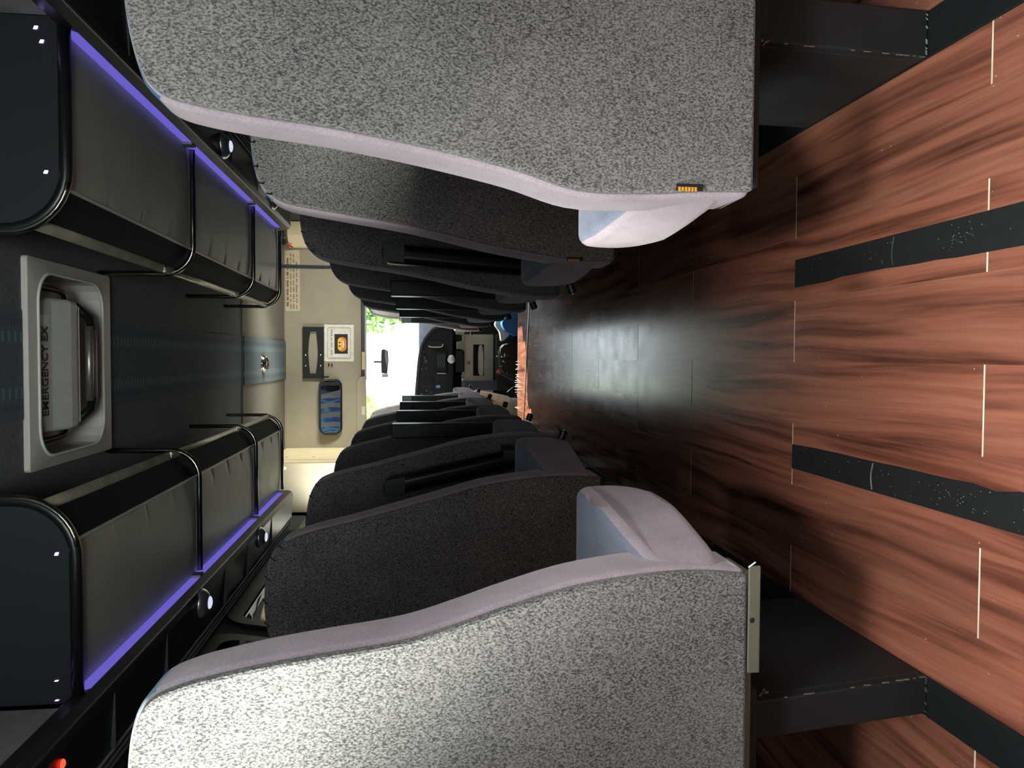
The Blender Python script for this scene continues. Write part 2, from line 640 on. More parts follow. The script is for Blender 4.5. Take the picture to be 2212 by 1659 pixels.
CX = -0.025          # centre line of the bus
Y_REAR, Y_BULK, Y_FRONT = -1.5, 6.6, 7.85
XR, XL = 1.105, -1.155
ZC = 1.95


def lean(z):
    """side walls lean in towards the roof"""
    if z <= 0.9:
        return 0.0
    return min(1.0, (z - 0.9) / 0.72) * 0.125


# ------------------------------------------------------------------ floor
bm = bmesh.new()
box(bm, (XL, Y_REAR, -0.06), (XR, 4.151, -0.0009))
DIP = 0.007
prism(bm, [(4.151, -0.06), (6.56, -0.06), (6.56, -0.0012 - DIP * 2.409), (4.151, -0.0012)], 'X', XL, XR)
floor = tag(obj('floor', bm, 'filler'), kind='structure')

PW, PL = 0.1393, 1.237
SEAM0 = -0.007
plank_meshes = {}


def plank_mesh(w, l):
    key = (round(w, 4), round(l, 4))
    if key not in plank_meshes:
        b = bmesh.new()
        box(b, (-w / 2, -l / 2 + 0.0022, -0.0025), (w / 2, l / 2 - 0.0022, 0.0))
        me = bpy.data.meshes.new('plank')
        bmesh.ops.recalc_face_normals(b, faces=b.faces)
        b.to_mesh(me)
        b.free()
        me.materials.append(MAT['wood'])
        plank_meshes[key] = me
    return plank_meshes[key]


k0 = int(math.floor((XL - SEAM0) / PW))
k1 = int(math.ceil((XR - SEAM0) / PW))
for k in range(k0, k1):
    xa, xb = max(SEAM0 + k * PW, XL), min(SEAM0 + (k + 1) * PW, XR)
    if xb - xa < 0.01:
        continue
    start = 1.652 if k % 2 == 0 else 1.062
    ys = [Y_REAR]
    y = start - 3 * PL
    while y < 6.55:
        if y > Y_REAR + 0.02:
            ys.append(y)
        y += PL
    # every row breaks at the cross joint 4.2 m ahead where two floor sections meet
    ys = sorted(set([v for v in ys if abs(v - 4.151) > 0.05] + [4.151, 5.92]))
    ys = [v for v in ys if not (0 < abs(v - 4.151) < 0.05)]
    ys.append(6.55)
    ys = [v for i, v in enumerate(ys) if i == 0 or v - ys[i - 1] > 0.04]
    for ya, yb in zip(ys, ys[1:]):
        o = bpy.data.objects.new('plank', plank_mesh(xb - xa, yb - ya))
        COL.objects.link(o)
        o.parent = floor
        o.location = ((xa + xb) / 2, (ya + yb) / 2, 0)
        if ya > 4.1:      # the front section of the floor dips slightly
            o.rotation_euler = (-DIP, 0, 0)
            o.location.z = -DIP * ((ya + yb) / 2 - 4.151)

# metal nosing across the floor at the front, a little askew
bm = bmesh.new()
prism(bm, [(-0.62, 6.16), (0.75, 5.72), (0.75, 5.76), (-0.62, 6.20)], 'Z', -0.016, -0.006)
tag(obj('floor_nosing', bm, 'alloy', bevel=0.002), 'bright metal strip lying slantwise across the wooden floor by the driver', 'trim strip')

# black grip tape strips in the aisle
for nm, x0, x1, rough_side, lab in (
        ('grip_tape', 0.1655, 0.2235, 0, 'black grip tape strip on the aisle floor towards the right-hand seats'),
        ('grip_tape', -0.2475, -0.190, 1, 'black grip tape strip on the aisle floor towards the left-hand seats, white crack')):
    rnd = random.Random(3 + rough_side)
    n = 60
    inner, outer = [], []
    off = 0
    for i in range(n + 1):
        y = -1.2 + (1.65 + 1.2) * i / n
        if rnd.random() < 0.25:
            off = rnd.uniform(-0.004, 0.004)
        j = off + rnd.uniform(-0.0006, 0.0006)
        if rough_side == 0:
            inner.append((x0 + j, y))
            outer.append((x1, y))
        else:
            inner.append((x1 + j, y))
            outer.append((x0, y))
    bm = bmesh.new()
    va = [bm.verts.new((p[0], p[1], 0.0016)) for p in inner]
    vb = [bm.verts.new((p[0], p[1], 0.0016)) for p in outer]
    vc = [bm.verts.new((p[0], p[1], 0.0)) for p in inner]
    vd = [bm.verts.new((p[0], p[1], 0.0)) for p in outer]
    for i in range(n):
        bm.faces.new((va[i], va[i + 1], vb[i + 1], vb[i]))
        bm.faces.new((va[i], vc[i], vc[i + 1], va[i + 1]))
        bm.faces.new((vb[i], vb[i + 1], vd[i + 1], vd[i]))
    bm.faces.new((va[-1], vc[-1], vd[-1], vb[-1]))
    st = tag(obj(nm, bm, 'strip'), lab, 'tape')
    bm = bmesh.new()
    for q in range(60):
        xx, yy = rnd.uniform(x0 + .004, x1 - .004), rnd.uniform(0.7, 1.6)
        if q < 25:
            xx, yy = rnd.gauss((x0 + x1) / 2, 0.010), rnd.gauss(1.12, 0.03)
        r_ = rnd.uniform(0.0002, 0.0005)
        box(bm, (xx - r_, yy - r_, 0.0016), (xx + r_, yy + r_ * rnd.uniform(1, 3), 0.0020))
    tag(obj('dust', bm, 'white', st), kind='stuff')
    # joint crease
    bm = bmesh.new()
    yc = 1.34 if rough_side else 1.29
    xs0, xs1 = x0 + 0.004, x1 - 0.004
    tube(bm, spline([(xs0, yc, 0.0018), ((xs0 + xs1) / 2, yc + 0.004, 0.0018), (xs1, yc - 0.002, 0.0018)], 4), 0.0009 if rough_side == 0 else 0.0014, 5)
    obj('crease', bm, 'label_grey' if rough_side else 'capgrey', st)

# seat rails on the floor
for s, x0, x1, lab in ((1, 0.503, 0.580, 'black floor rail that carries the right-hand seats'),
                       (-1, -0.595, -0.529, 'black floor rail that carries the left-hand seats')):
    bm = bmesh.new()
    box(bm, (x0, -1.4, 0), (x1, 6.4, 0.006))
    tag(obj('seat_rail', bm, 'track', bevel=0.002), lab, 'rail')

# ------------------------------------------------------------------ side walls with windows
# (y0, y1, z0, z1, glass)
WINS = [(-0.02, 0.78, 0.86, 1.58, 'glass'), (0.98, 1.85, 0.92, 1.585, 'glass_dark'),
        (2.0, 2.93, 0.92, 1.585, 'glass_dark'), (3.08, 4.2, 0.92, 1.585, 'glass_dark'),
        (4.95, 5.62, 0.92, 1.62, 'glass'), (6.72, 7.70, 0.70, 1.60, 'glass')]
ZS = -0.35
wn_i = 0
for s, X in ((1, XR), (-1, XL)):
    side = 'right' if s > 0 else 'left'
    bm = bmesh.new()
    T = 0.05

    def wbox(y0, y1, z0, z1):
        if y1 - y0 < 1e-4 or z1 - z0 < 1e-4:
            return
        cuts = [z0] + [c for c in (0.9, 1.62) if z0 < c < z1] + [z1]
        for za, zb in zip(cuts, cuts[1:]):
            vs = box(bm, (X, y0, za), (X + s * T, y1, zb))
            for v in vs:
                v.co.x -= s * (lean(v.co.z) if y1 < 4.71 else 0)
    yprev = Y_REAR - 0.05
    for (y0, y1, z0, z1, g) in WINS:
        if y0 > 4.6 and yprev < 4.6:
            wbox(yprev, 4.70, ZS, 2.0)
            yprev = 4.70
        wbox(yprev, y0, ZS, 2.0)
        wbox(y0, y1, ZS, z0)
        wbox(y0, y1, z1, 2.0)
        yprev = y1
    wbox(yprev, Y_FRONT + 0.3, ZS, 2.0)
    wl = tag(obj('wall_' + side, bm, 'wall'), kind='structure')
    for (y0, y1, z0, z1, g) in WINS:
        wn_i += 1
        if y0 < 0:
            fmat = 'wall'
        else:
            fmat = 'blackp'
        w = bpy.data.objects.new('window_%d' % wn_i, None)
        COL.objects.link(w)
        w.location = (X, (y0 + y1) / 2, z0)
        tag(w, kind='structure')
        yc = (y0 + y1) / 2
        # frame: rounded ring
        bm = bmesh.new()
        a = rrect(y0 - 0.02 - yc, y1 + 0.02 - yc, z0 - 0.02, z1 + 0.012, 0.09, 6)
        b = rrect(y0 + 0.035 - yc, y1 - 0.035 - yc, z0 + 0.035, z1 - 0.035, 0.075, 6)
        rings = []
        for pts, xx in ((a, -0.012), (b, -0.012), (b, 0.012), (a, 0.012)):
            rings.append([bm.verts.new((s * (xx - (lean(p[1]) if y1 < 4.6 else 0)), p[0], p[1] - z0)) for p in pts])
        for q in range(4):
            r0, r1 = rings[q], rings[(q + 1) % 4]
            for i in range(len(r0)):
                bm.faces.new((r0[i], r0[(i + 1) % len(r0)], r1[(i + 1) % len(r0)], r1[i]))
        obj('window_frame', bm, fmat, w)
        bm = bmesh.new()
        cuts = [z0] + [c for c in (0.9, 1.62) if z0 < c < z1] + [z1]
        for za, zb in zip(cuts, cuts[1:]):
            vs = [bm.verts.new((s * (0.022 - (lean(zz) if y1 < 4.6 else 0)), yy - yc, zz - z0)) for yy, zz in
                  ((y0, za), (y1, za), (y1, zb), (y0, zb))]
            bm.faces.new(vs)
        obj('pane', bm, g, w)

# rear wall with a window
bm = bmesh.new()
YR = Y_REAR
box(bm, (XL - .05, YR - .05, ZS), (XR + .05, YR, 0.95))
box(bm, (XL - .05, YR - .05, 1.55), (XR + .05, YR, 2.0))
box(bm, (XL - .05, YR - .05, 0.95), (-0.7, YR, 1.55))
box(bm, (0.65, YR - .05, 0.95), (XR + .05, YR, 1.55))
tag(obj('wall_rear', bm, 'wall'), kind='structure')
wn_i += 1
w = tag(bpy.data.objects.new('window_%d' % wn_i, None), kind='structure')
COL.objects.link(w)
w.location = (CX, YR - .02, 0.95)
bm = bmesh.new()
box(bm, (-0.675, 0, 0), (0.675, 0.004, 0.6))
obj('pane', bm, 'glass', w)

# ------------------------------------------------------------------ ceiling
bm = bmesh.new()
box(bm, (XL - .02, Y_REAR, ZC), (XR + .02, 2.33, ZC + 0.06))
box(bm, (XL - .02, 2.895, ZC), (XR + .02, 5.03, ZC + 0.06))
box(bm, (XL - .02, 2.33, ZC), (-0.305, 2.895, ZC + 0.06))
box(bm, (0.26, 2.33, ZC), (XR + .02, 2.895, ZC + 0.06))
box(bm, (XL, 2.30, ZC + 0.14), (XR, 3.0, ZC + 0.16))
tag(obj('ceiling', bm, 'ceiling'), kind='structure')
bm = bmesh.new()
box(bm, (XL - .02, 5.03, ZC - 0.012), (XR + .02, Y_BULK + 0.05, ZC + 0.05))
tag(obj('trim_1', bm, 'ceiling_front'), kind='structure')
bm = bmesh.new()
box(bm, (-0.155, Y_REAR + .02 - 3, -0.004), (0.155, 2.31 - 3, 0))
box(bm, (-0.155, 2.91 - 3, -0.004), (0.155, 5.03 - 3, 0))
tag(obj('trim_2', bm, 'runner', loc=(CX, 3, ZC)), kind='structure')
bm = bmesh.new()
box(bm, (-0.155, 5.036 - 3, -0.022), (0.155, Y_BULK - 3, -0.012))
tag(obj('trim_3', bm, 'runner', loc=(CX, 3, ZC)), kind='structure')

# ------------------------------------------------------------------ bulkhead over the driver
bm = bmesh.new()
ZB = 1.312
box(bm, (XL + .02, Y_BULK, ZB), (XR - .01, Y_BULK + 0.05, ZC + 0.04))
tag(obj('wall_front', bm, 'taupe', bevel=0.004), kind='structure')
# shadow gap mouldings on the bulkhead
bm = bmesh.new()
box(bm, (0.30, Y_BULK - 0.004, ZC - 0.03), (0.315, Y_BULK, ZC - 0.012))
box(bm, (-1.0, Y_BULK - 0.012, ZC - 0.022), (1.0, Y_BULK, ZC - 0.012))
tag(obj('trim_4', bm, 'taupe'), kind='structure')
# dark header strip under the bulkhead
bm = bmesh.new()
box(bm, (-0.20, Y_BULK + 0.0, ZB - 0.03), (XR - .13, Y_BULK + 0.25, ZB - 0.002))
tag(obj('trim_5', bm, 'dash_edge', bevel=0.006), kind='structure')
# cab roof, front, floor
bm = bmesh.new()
box(bm, (XL, Y_BULK + .05, 1.93), (XR, Y_FRONT + .2, 1.98))
box(bm, (XL, Y_BULK + .05, -0.38), (XR, Y_FRONT + .2, -0.33))
box(bm, (XL, 6.56, -0.38), (XR, 6.60, -0.02))
box(bm, (XL, Y_FRONT + .1, -0.38), (XR, Y_FRONT + .2, 0.80))
tag(obj('trim_6', bm, 'wall'), kind='structure')
# windscreen
wn_i += 1
w = tag(bpy.data.objects.new('window_%d' % wn_i, None), kind='structure')
COL.objects.link(w)
w.location = (CX, Y_FRONT + .15, 0.80)
bm = bmesh.new()
n = 12
ring0, ring1 = [], []
for i in range(n + 1):
    x = -1.08 + 2.16 * i / n
    yb = 0.03 - 0.10 * (x / 1.08) ** 2
    ring0.append(bm.verts.new((x, yb, 0.0)))
    ring1.append(bm.verts.new((x, yb - 0.20, 1.14)))
for i in range(n):
    bm.faces.new((ring0[i], ring0[i + 1], ring1[i + 1], ring1[i]))
obj('pane', bm, 'glass', w)
bm = bmesh.new()
for s in (-1, 1):
    tube(bm, [(s * 1.06, -0.04, -0.02), (s * 1.00, -0.24, 1.15)], 0.045, 8)
obj('pillar', bm, 'pillar', w)

# right-hand cream corner pillar with a red tab
bm = bmesh.new()
prism(bm, [(0.905, 6.596), (0.905, 6.52), (0.99, 6.44), (1.10, 6.42), (1.10, 6.596)], 'Z', 1.30, ZC - 0.06)
pl = tag(obj('corner_cover', bm, 'cream', bevel=0.006), 'cream corner cover at the right end of the front bulkhead', 'cover')
bm = bmesh.new()
tube(bm, [(0.925, 6.49, 1.90), (0.895, 6.48, 1.85)], 0.008, 8)
obj('pull_cord', bm, 'red', pl)
bm = bmesh.new()
box(bm, (0.92, 6.475, 1.90), (0.96, 6.51, 1.94))
obj('hook', bm, 'blackp', pl, bevel=0.004)

# ------------------------------------------------------------------ cream cabinet left of the bulkhead
cab = thing('cabinet', (-0.93, 5.72, 1.27), 'cream overhead cabinet in the front left corner behind the driver', 'cabinet')
bm = bmesh.new()
box(bm, (-0.205, 0, 0), (0.170, 0.873, 0.665))
obj('carcass', bm, 'cream', cab, bevel=0.012)
bm = bmesh.new()
box(bm, (0.170, 0.10, 0.08), (0.175, 0.78, 0.60))
obj('side_lid', bm, 'cream', cab, bevel=0.003)
bm = bmesh.new()
box(bm, (-0.19, -0.006, 0.03), (0.160, 0, 0.655))
obj('door', bm, 'taupe', cab, bevel=0.003)
bm = bmesh.new()
dome(bm, (0.125, -0.006, 0.53), 0.014, 0.012, 'Y')
obj('knob', bm, 'cream', cab, smooth=True)
for zz in (0.54, 0.34):
    bm = bmesh.new()
    box(bm, (0.175, 0.20, zz), (0.180, 0.23, zz + 0.02))
    obj('latch', bm, 'label', cab)

# ------------------------------------------------------------------ things on the bulkhead
YB = Y_BULK - 0.0005
# warning label
wl = thing('warning_label', (0.636, YB, 1.873), 'long cream warning label with small print high on the front bulkhead', 'label')
bm = bmesh.new()
prism(bm, rrect(-0.253, 0.253, -0.060, 0.060, 0.014), 'Y', -0.003, 0)
obj('plate', bm, 'label', wl)
rnd = random.Random(5)
for row, (zc, hh, mat) in enumerate(((0.040, 0.009, 'red_ink'), (0.014, 0.006, 'brown_ink'), (-0.010, 0.006, 'brown_ink'), (-0.034, 0.006, 'brown_ink'))):
    bm = bmesh.new()
    x = -0.215 if row == 0 else -0.235
    end = 0.20 if row == 0 else (0.22 - 0.07 * (row == 3))
    while x < end:
        wd = rnd.uniform(0.008, 0.016)
        for q in range(rnd.randint(2, 6)):
            if x > end:
                break
            box(bm, (x, -0.0038, zc - hh), (x + wd * 0.55, -0.003, zc + hh * rnd.uniform(0.6, 1)))
            x += wd * 0.75
        x += 0.012
    tag(obj('lettering', bm, mat, wl), kind='stuff')

# black bracket frame
fr = thing('bracket_frame', (0.038, YB, 1.703), 'black rectangular bracket frame with a waisted opening on the front bulkhead', 'bracket')
bm = bmesh.new()
outer = [(-0.215, -0.085), (0.215, -0.085), (0.215, 0.085), (-0.215, 0.085)]
inner = [(-0.175, -0.022), (-0.10, -0.034), (0.0, -0.041), (0.10, -0.034), (0.175, -0.026), (0.175, 0.026), (0.10, 0.036), (0.0, 0.044),
         (-0.10, 0.036), (-0.175, 0.028)]
# ring by bridging top/bottom halves


def ring_plate(bm, outer_pts, inner_pts, y0, y1):
    n = len(inner_pts)
    op = []
    for p in inner_pts:          # project each inner point to the outer rectangle
        x, z = p
        hx = max(abs(q[0]) for q in outer_pts)
        hz = max(abs(q[1]) for q in outer_pts)
        ax, az = abs(x) / hx if hx else 0, abs(z) / hz if hz else 0
        if ax > 0.7:
            op.append((math.copysign(hx, x), math.copysign(hz, z)))
        else:
            op.append((x, math.copysign(hz, z)))
    L = []
    for pts, y in ((op, y0), (inner_pts, y0), (inner_pts, y1), (op, y1)):
        L.append([bm.verts.new((p[0], y, p[1])) for p in pts])
    for q in range(4):
        a, b = L[q], L[(q + 1) % 4]
        for i in range(n):
            bm.faces.new((a[i], a[(i + 1) % n], b[(i + 1) % n], b[i]))


ring_plate(bm, outer, inner, -0.03, 0)
obj('frame', bm, 'blackp', fr, bevel=0.003)
for (sx_, sz_) in ((-0.02, 0.062), (-0.11, 0.062), (-0.02, -0.06), (-0.11, -0.06)):
    bm = bmesh.new()
    dome(bm, (sx_, -0.03, sz_), 0.009, 0.006, 'Y', 10, 3)
    obj('screw', bm, 'chrome', fr, smooth=True)
bm = bmesh.new()
tube(bm, [(-0.19, -0.028, -0.06), (-0.205, -0.034, -0.10), (-0.20, -0.02, -0.125)], 0.006, 6)
obj('cable', bm, 'blackp', fr)

# framed sign with a printed face
sg = thing('printed_sign', (0.12, YB, 1.4935), 'white printed sheet in a clear sleeve with a yellow smiling face, on the front bulkhead', 'sign')
bm = bmesh.new()
box(bm, (-0.155, -0.006, -0.122), (0.155, 0, 0.122))
obj('sheet', bm, 'white', sg, bevel=0.002)
bm = bmesh.new()
for z in (-0.094, 0.094):
    box(bm, (-0.128, -0.0068, z - 0.0015), (0.128, -0.006, z + 0.0015))
for x in (-0.128, 0.128):
    nst = 26
    for i in range(nst):
        z = -0.09 + 0.18 * i / nst
        box(bm, (x - 0.006, -0.0068, z), (x + 0.006, -0.006, z + 0.0035))
tag(obj('border_print', bm, 'label_grey', sg), kind='stuff')
bm = bmesh.new()
x = -0.10
rnd = random.Random(8)
for wlen in (5, 5, 3, 6):
    for q in range(wlen):
        hgt = rnd.uniform(0.006, 0.009)
        box(bm, (x, -0.0068, 0.062 - hgt), (x + 0.0052, -0.006, 0.062 + hgt))
        x += 0.0095
    x += 0.012
tag(obj('lettering', bm, 'label_grey', sg), kind='stuff')
bm = bmesh.new()
box(bm, (-0.090, -0.0072, -0.072), (0.075, -0.006, 0.038))
obj('picture', bm, 'ink', sg)
bm = bmesh.new()
prism(bm, rrect(-0.070, 0.050, -0.060, 0.012, 0.034, 8), 'Y', -0.0085, -0.0072)
obj('face_print', bm, 'orange', sg)
bm = bmesh.new()
prism(bm, rrect(-0.060, 0.040, -0.026, 0.009, 0.016, 6), 'Y', -0.0092, -0.0085)
obj('face_highlight', bm, 'yellow', sg)
bm = bmesh.new()
for x in (-0.026, 0.004):
    prism(bm, rrect(x - 0.006, x + 0.006, -0.013, 0.003, 0.005, 4), 'Y', -0.0097, -0.0092)
obj('eye_print', bm, 'brown', sg)
bm = bmesh.new()
prism(bm, [(-0.046, -0.030), (0.026, -0.030), (0.018, -0.037), (-0.010, -0.042), (-0.038, -0.037)], 'Y', -0.0097, -0.0085)
obj('smile_print', bm, 'mouth', sg)
bm = bmesh.new()
for xz in ((-0.15, 0.118), (0.148, 0.114), (0.10, 0.118), (0.03, -0.118), (-0.10, -0.118), (0.15, -0.11)):
    tube(bm, [(xz[0], -0.008, xz[1]), (xz[0] + 0.012, -0.013, xz[1] + 0.006)], 0.0022, 5)
tag(obj('sleeve_crumple', bm, 'white_b', sg), kind='stuff')

# two small hooks beside the sign
for i, (hx_, hz_) in enumerate(((-0.052, 1.580), (-0.056, 1.555))):
    bm = bmesh.new()
    tube(bm, spline([(hx_, YB, hz_), (hx_ - 0.012, YB - 0.012, hz_ - 0.004), (hx_ - 0.02, YB - 0.008, hz_ + 0.002)], 4), 0.0055, 6)
    tag(obj('wall_hook', bm, 'brown'), ('small brown hook on the bulkhead beside the printed sign, the upper one', 'small brown hook on the bulkhead beside the printed sign, the lower one')[i], 'hook', 'small hooks beside the sign')

# mirror, tipped down towards the passengers
mr = thing('wall_mirror', (-0.414, YB - 0.045, 1.5625), 'rounded black-rimmed mirror on the front bulkhead reflecting seats', 'mirror')
bm = bmesh.new()
pts_o = rrect(-0.236, 0.236, -0.096, 0.096, 0.066, 8)
pts_i = rrect(-0.220, 0.220, -0.080, 0.080, 0.052, 8)
ra = [bm.verts.new((p[0], -0.010, p[1])) for p in pts_o]
rb = [bm.verts.new((p[0], -0.014, p[1])) for p in pts_i]
rc = [bm.verts.new((p[0], 0.004, p[1])) for p in pts_i]
rd = [bm.verts.new((p[0], 0.010, p[1])) for p in pts_o]
nn = len(pts_o)
for a_, b_ in ((ra, rb), (rb, rc), (rc, rd), (rd, ra)):
    for i in range(nn):
        bm.faces.new((a_[i], a_[(i + 1) % nn], b_[(i + 1) % nn], b_[i]))
bm.faces.new(rd)
rim = obj('rim', bm, 'blackp', mr)
bm = bmesh.new()
rows = 10
prism(bm, pts_i, 'Y', -0.008, 0.002)
gl = obj('mirror_glass', bm, 'mirror', mr)
mr.rotation_euler = (radians(15), 0, 0)

# ------------------------------------------------------------------ seats
OUT_R = [(.240, .36), (.236, .44), (.229, .521), (.228, .625), (.253, .724), (.276, .85), (.292, .968), (.300, 1.06),
         (.309, 1.129), (.317, 1.160), (.330, 1.178), (.350, 1.190), (.40, 1.203), (.46, 1.210), (.53, 1.213),
         (.60, 1.207), (.655, 1.18), (.685, 1.12), (.698, .95), (.70, .7), (.70, .36)]
OUT_R2 = [(.237, .36), (.235, .45), (.247, .539), (.266, .673), (.301, .848), (.322, 1.0), (.336, 1.105), (.345, 1.15),
          (.361, 1.180), (.39, 1.203), (.44, 1.218), (.514, 1.223), (.60, 1.215), (.655, 1.185), (.685, 1.12),
          (.698, .95), (.70, .7), (.70, .36)]
OUT_L = [(.315, .36), (.307, .42), (.305, .501), (.316, .62), (.339, .722), (.358, .79), (.377, .870), (.387, .976),
         (.394, 1.045), (.403, 1.105), (.411, 1.145), (.424, 1.180), (.445, 1.199), (.48, 1.210), (.53, 1.215),
         (.60, 1.216), (.68, 1.205), (.72, 1.18), (.742, 1.12), (.75, .95), (.75, .7), (.75, .36)]
OUT_L2 = [(.31, .36), (.306, .48), (.312, .58), (.326, .686), (.357, .81), (.386, .931), (.405, 1.01), (.421, 1.087),
          (.439, 1.150), (.461, 1.185), (.50, 1.210), (.567, 1.222), (.64, 1.222), (.70, 1.208), (.735, 1.18),
          (.755, 1.12), (.765, .95), (.765, .7), (.765, .36)]


def narrower(o, d):
    return [(x - d * max(0, min(1, (0.56 - x) / 0.1)), z) for x, z in o]


OUT_R3 = narrower(OUT_R2, 0.028)
OUT_L3 = narrower(OUT_L2, 0.036)


def mirror_outline(out, lo, hi):
    """window seat: a symmetric back between lo and hi"""
    c = (lo + hi) / 2
    hw = (hi - lo) / 2
    half = [(0.0, 1.222), (0.45, 1.215), (0.75, 1.19), (0.92, 1.12), (0.98, 0.95), (1.0, 0.70), (1.0, 0.36)]
    l = [(c - hw * u, z) for u, z in reversed(half[1:])]
    r = [(c + hw * u, z) for u, z in half]
    return l + r


def shear(z):
    return (1.22 - z) * 0.10


def back_body(outline, s, th=0.115):
    pts = spline(outline, 5)
    bm = bmesh.new()
    va, vb = prism(bm, [(s * p[0], p[1]) for p in pts], 'Y', 0.008, th)
    for v in bm.verts:
        t = v.co.z
        v.co.y += shear(t) - (0.02 if (v in set() or False) else 0)
    for v in vb:
        v.co.y -= 0.03 * max(0, (v.co.z - 0.4) / 0.82)
    bmesh.ops.recalc_face_normals(bm, faces=bm.faces)
    for f in bm.faces:
        n_ = f.normal
        if n_.z > 0.55 or n_.y > 0.7:
            f.material_index = 1
    return bm


def inset_outline(outline, d):
    pts = spline(outline, 5)
    cx_ = sum(p[0] for p in pts) / len(pts)
    n = len(pts)
    out = []
    for i in range(n):
        a, b = Vector(pts[max(i - 1, 0)]), Vector(pts[min(i + 1, n - 1)])
        t = (b - a).normalized()
        nrm = Vector((t.y, -t.x))
        out.append((pts[i][0] + nrm.x * d, pts[i][1] + nrm.y * d))
    return out


def rear_panel(outline, s, d=0.006):
    pts = inset_outline(outline, d)
    bm = bmesh.new()
    prism(bm, [(s * p[0], p[1]) for p in pts], 'Y', -0.006, 0.012)
    for v in bm.verts:
        v.co.y += shear(v.co.z)
    return bm


def cushion_bm(x0, x1, s, flare=0.0):
    prof = spline([(0.09, 0.395), (0.22, 0.385), (0.35, 0.395), (0.43, 0.42), (0.468, 0.465), (0.460, 0.525),
                   (0.42, 0.548), (0.30, 0.535), (0.15, 0.515), (0.09, 0.49)], 3, closed=True)
    bm = bmesh.new()
    va, vb = prism(bm, prof, 'X', s * x0, s * x1)
    for v in va:
        v.co.x += s * flare * max(0.0, 1 - (v.co.y - 0.09) / 0.26)
    bmesh.ops.recalc_face_normals(bm, faces=bm.faces)
    for f in bm.faces:
        f.material_index = 1 if f.normal.z > 0.3 else 0
    return bm


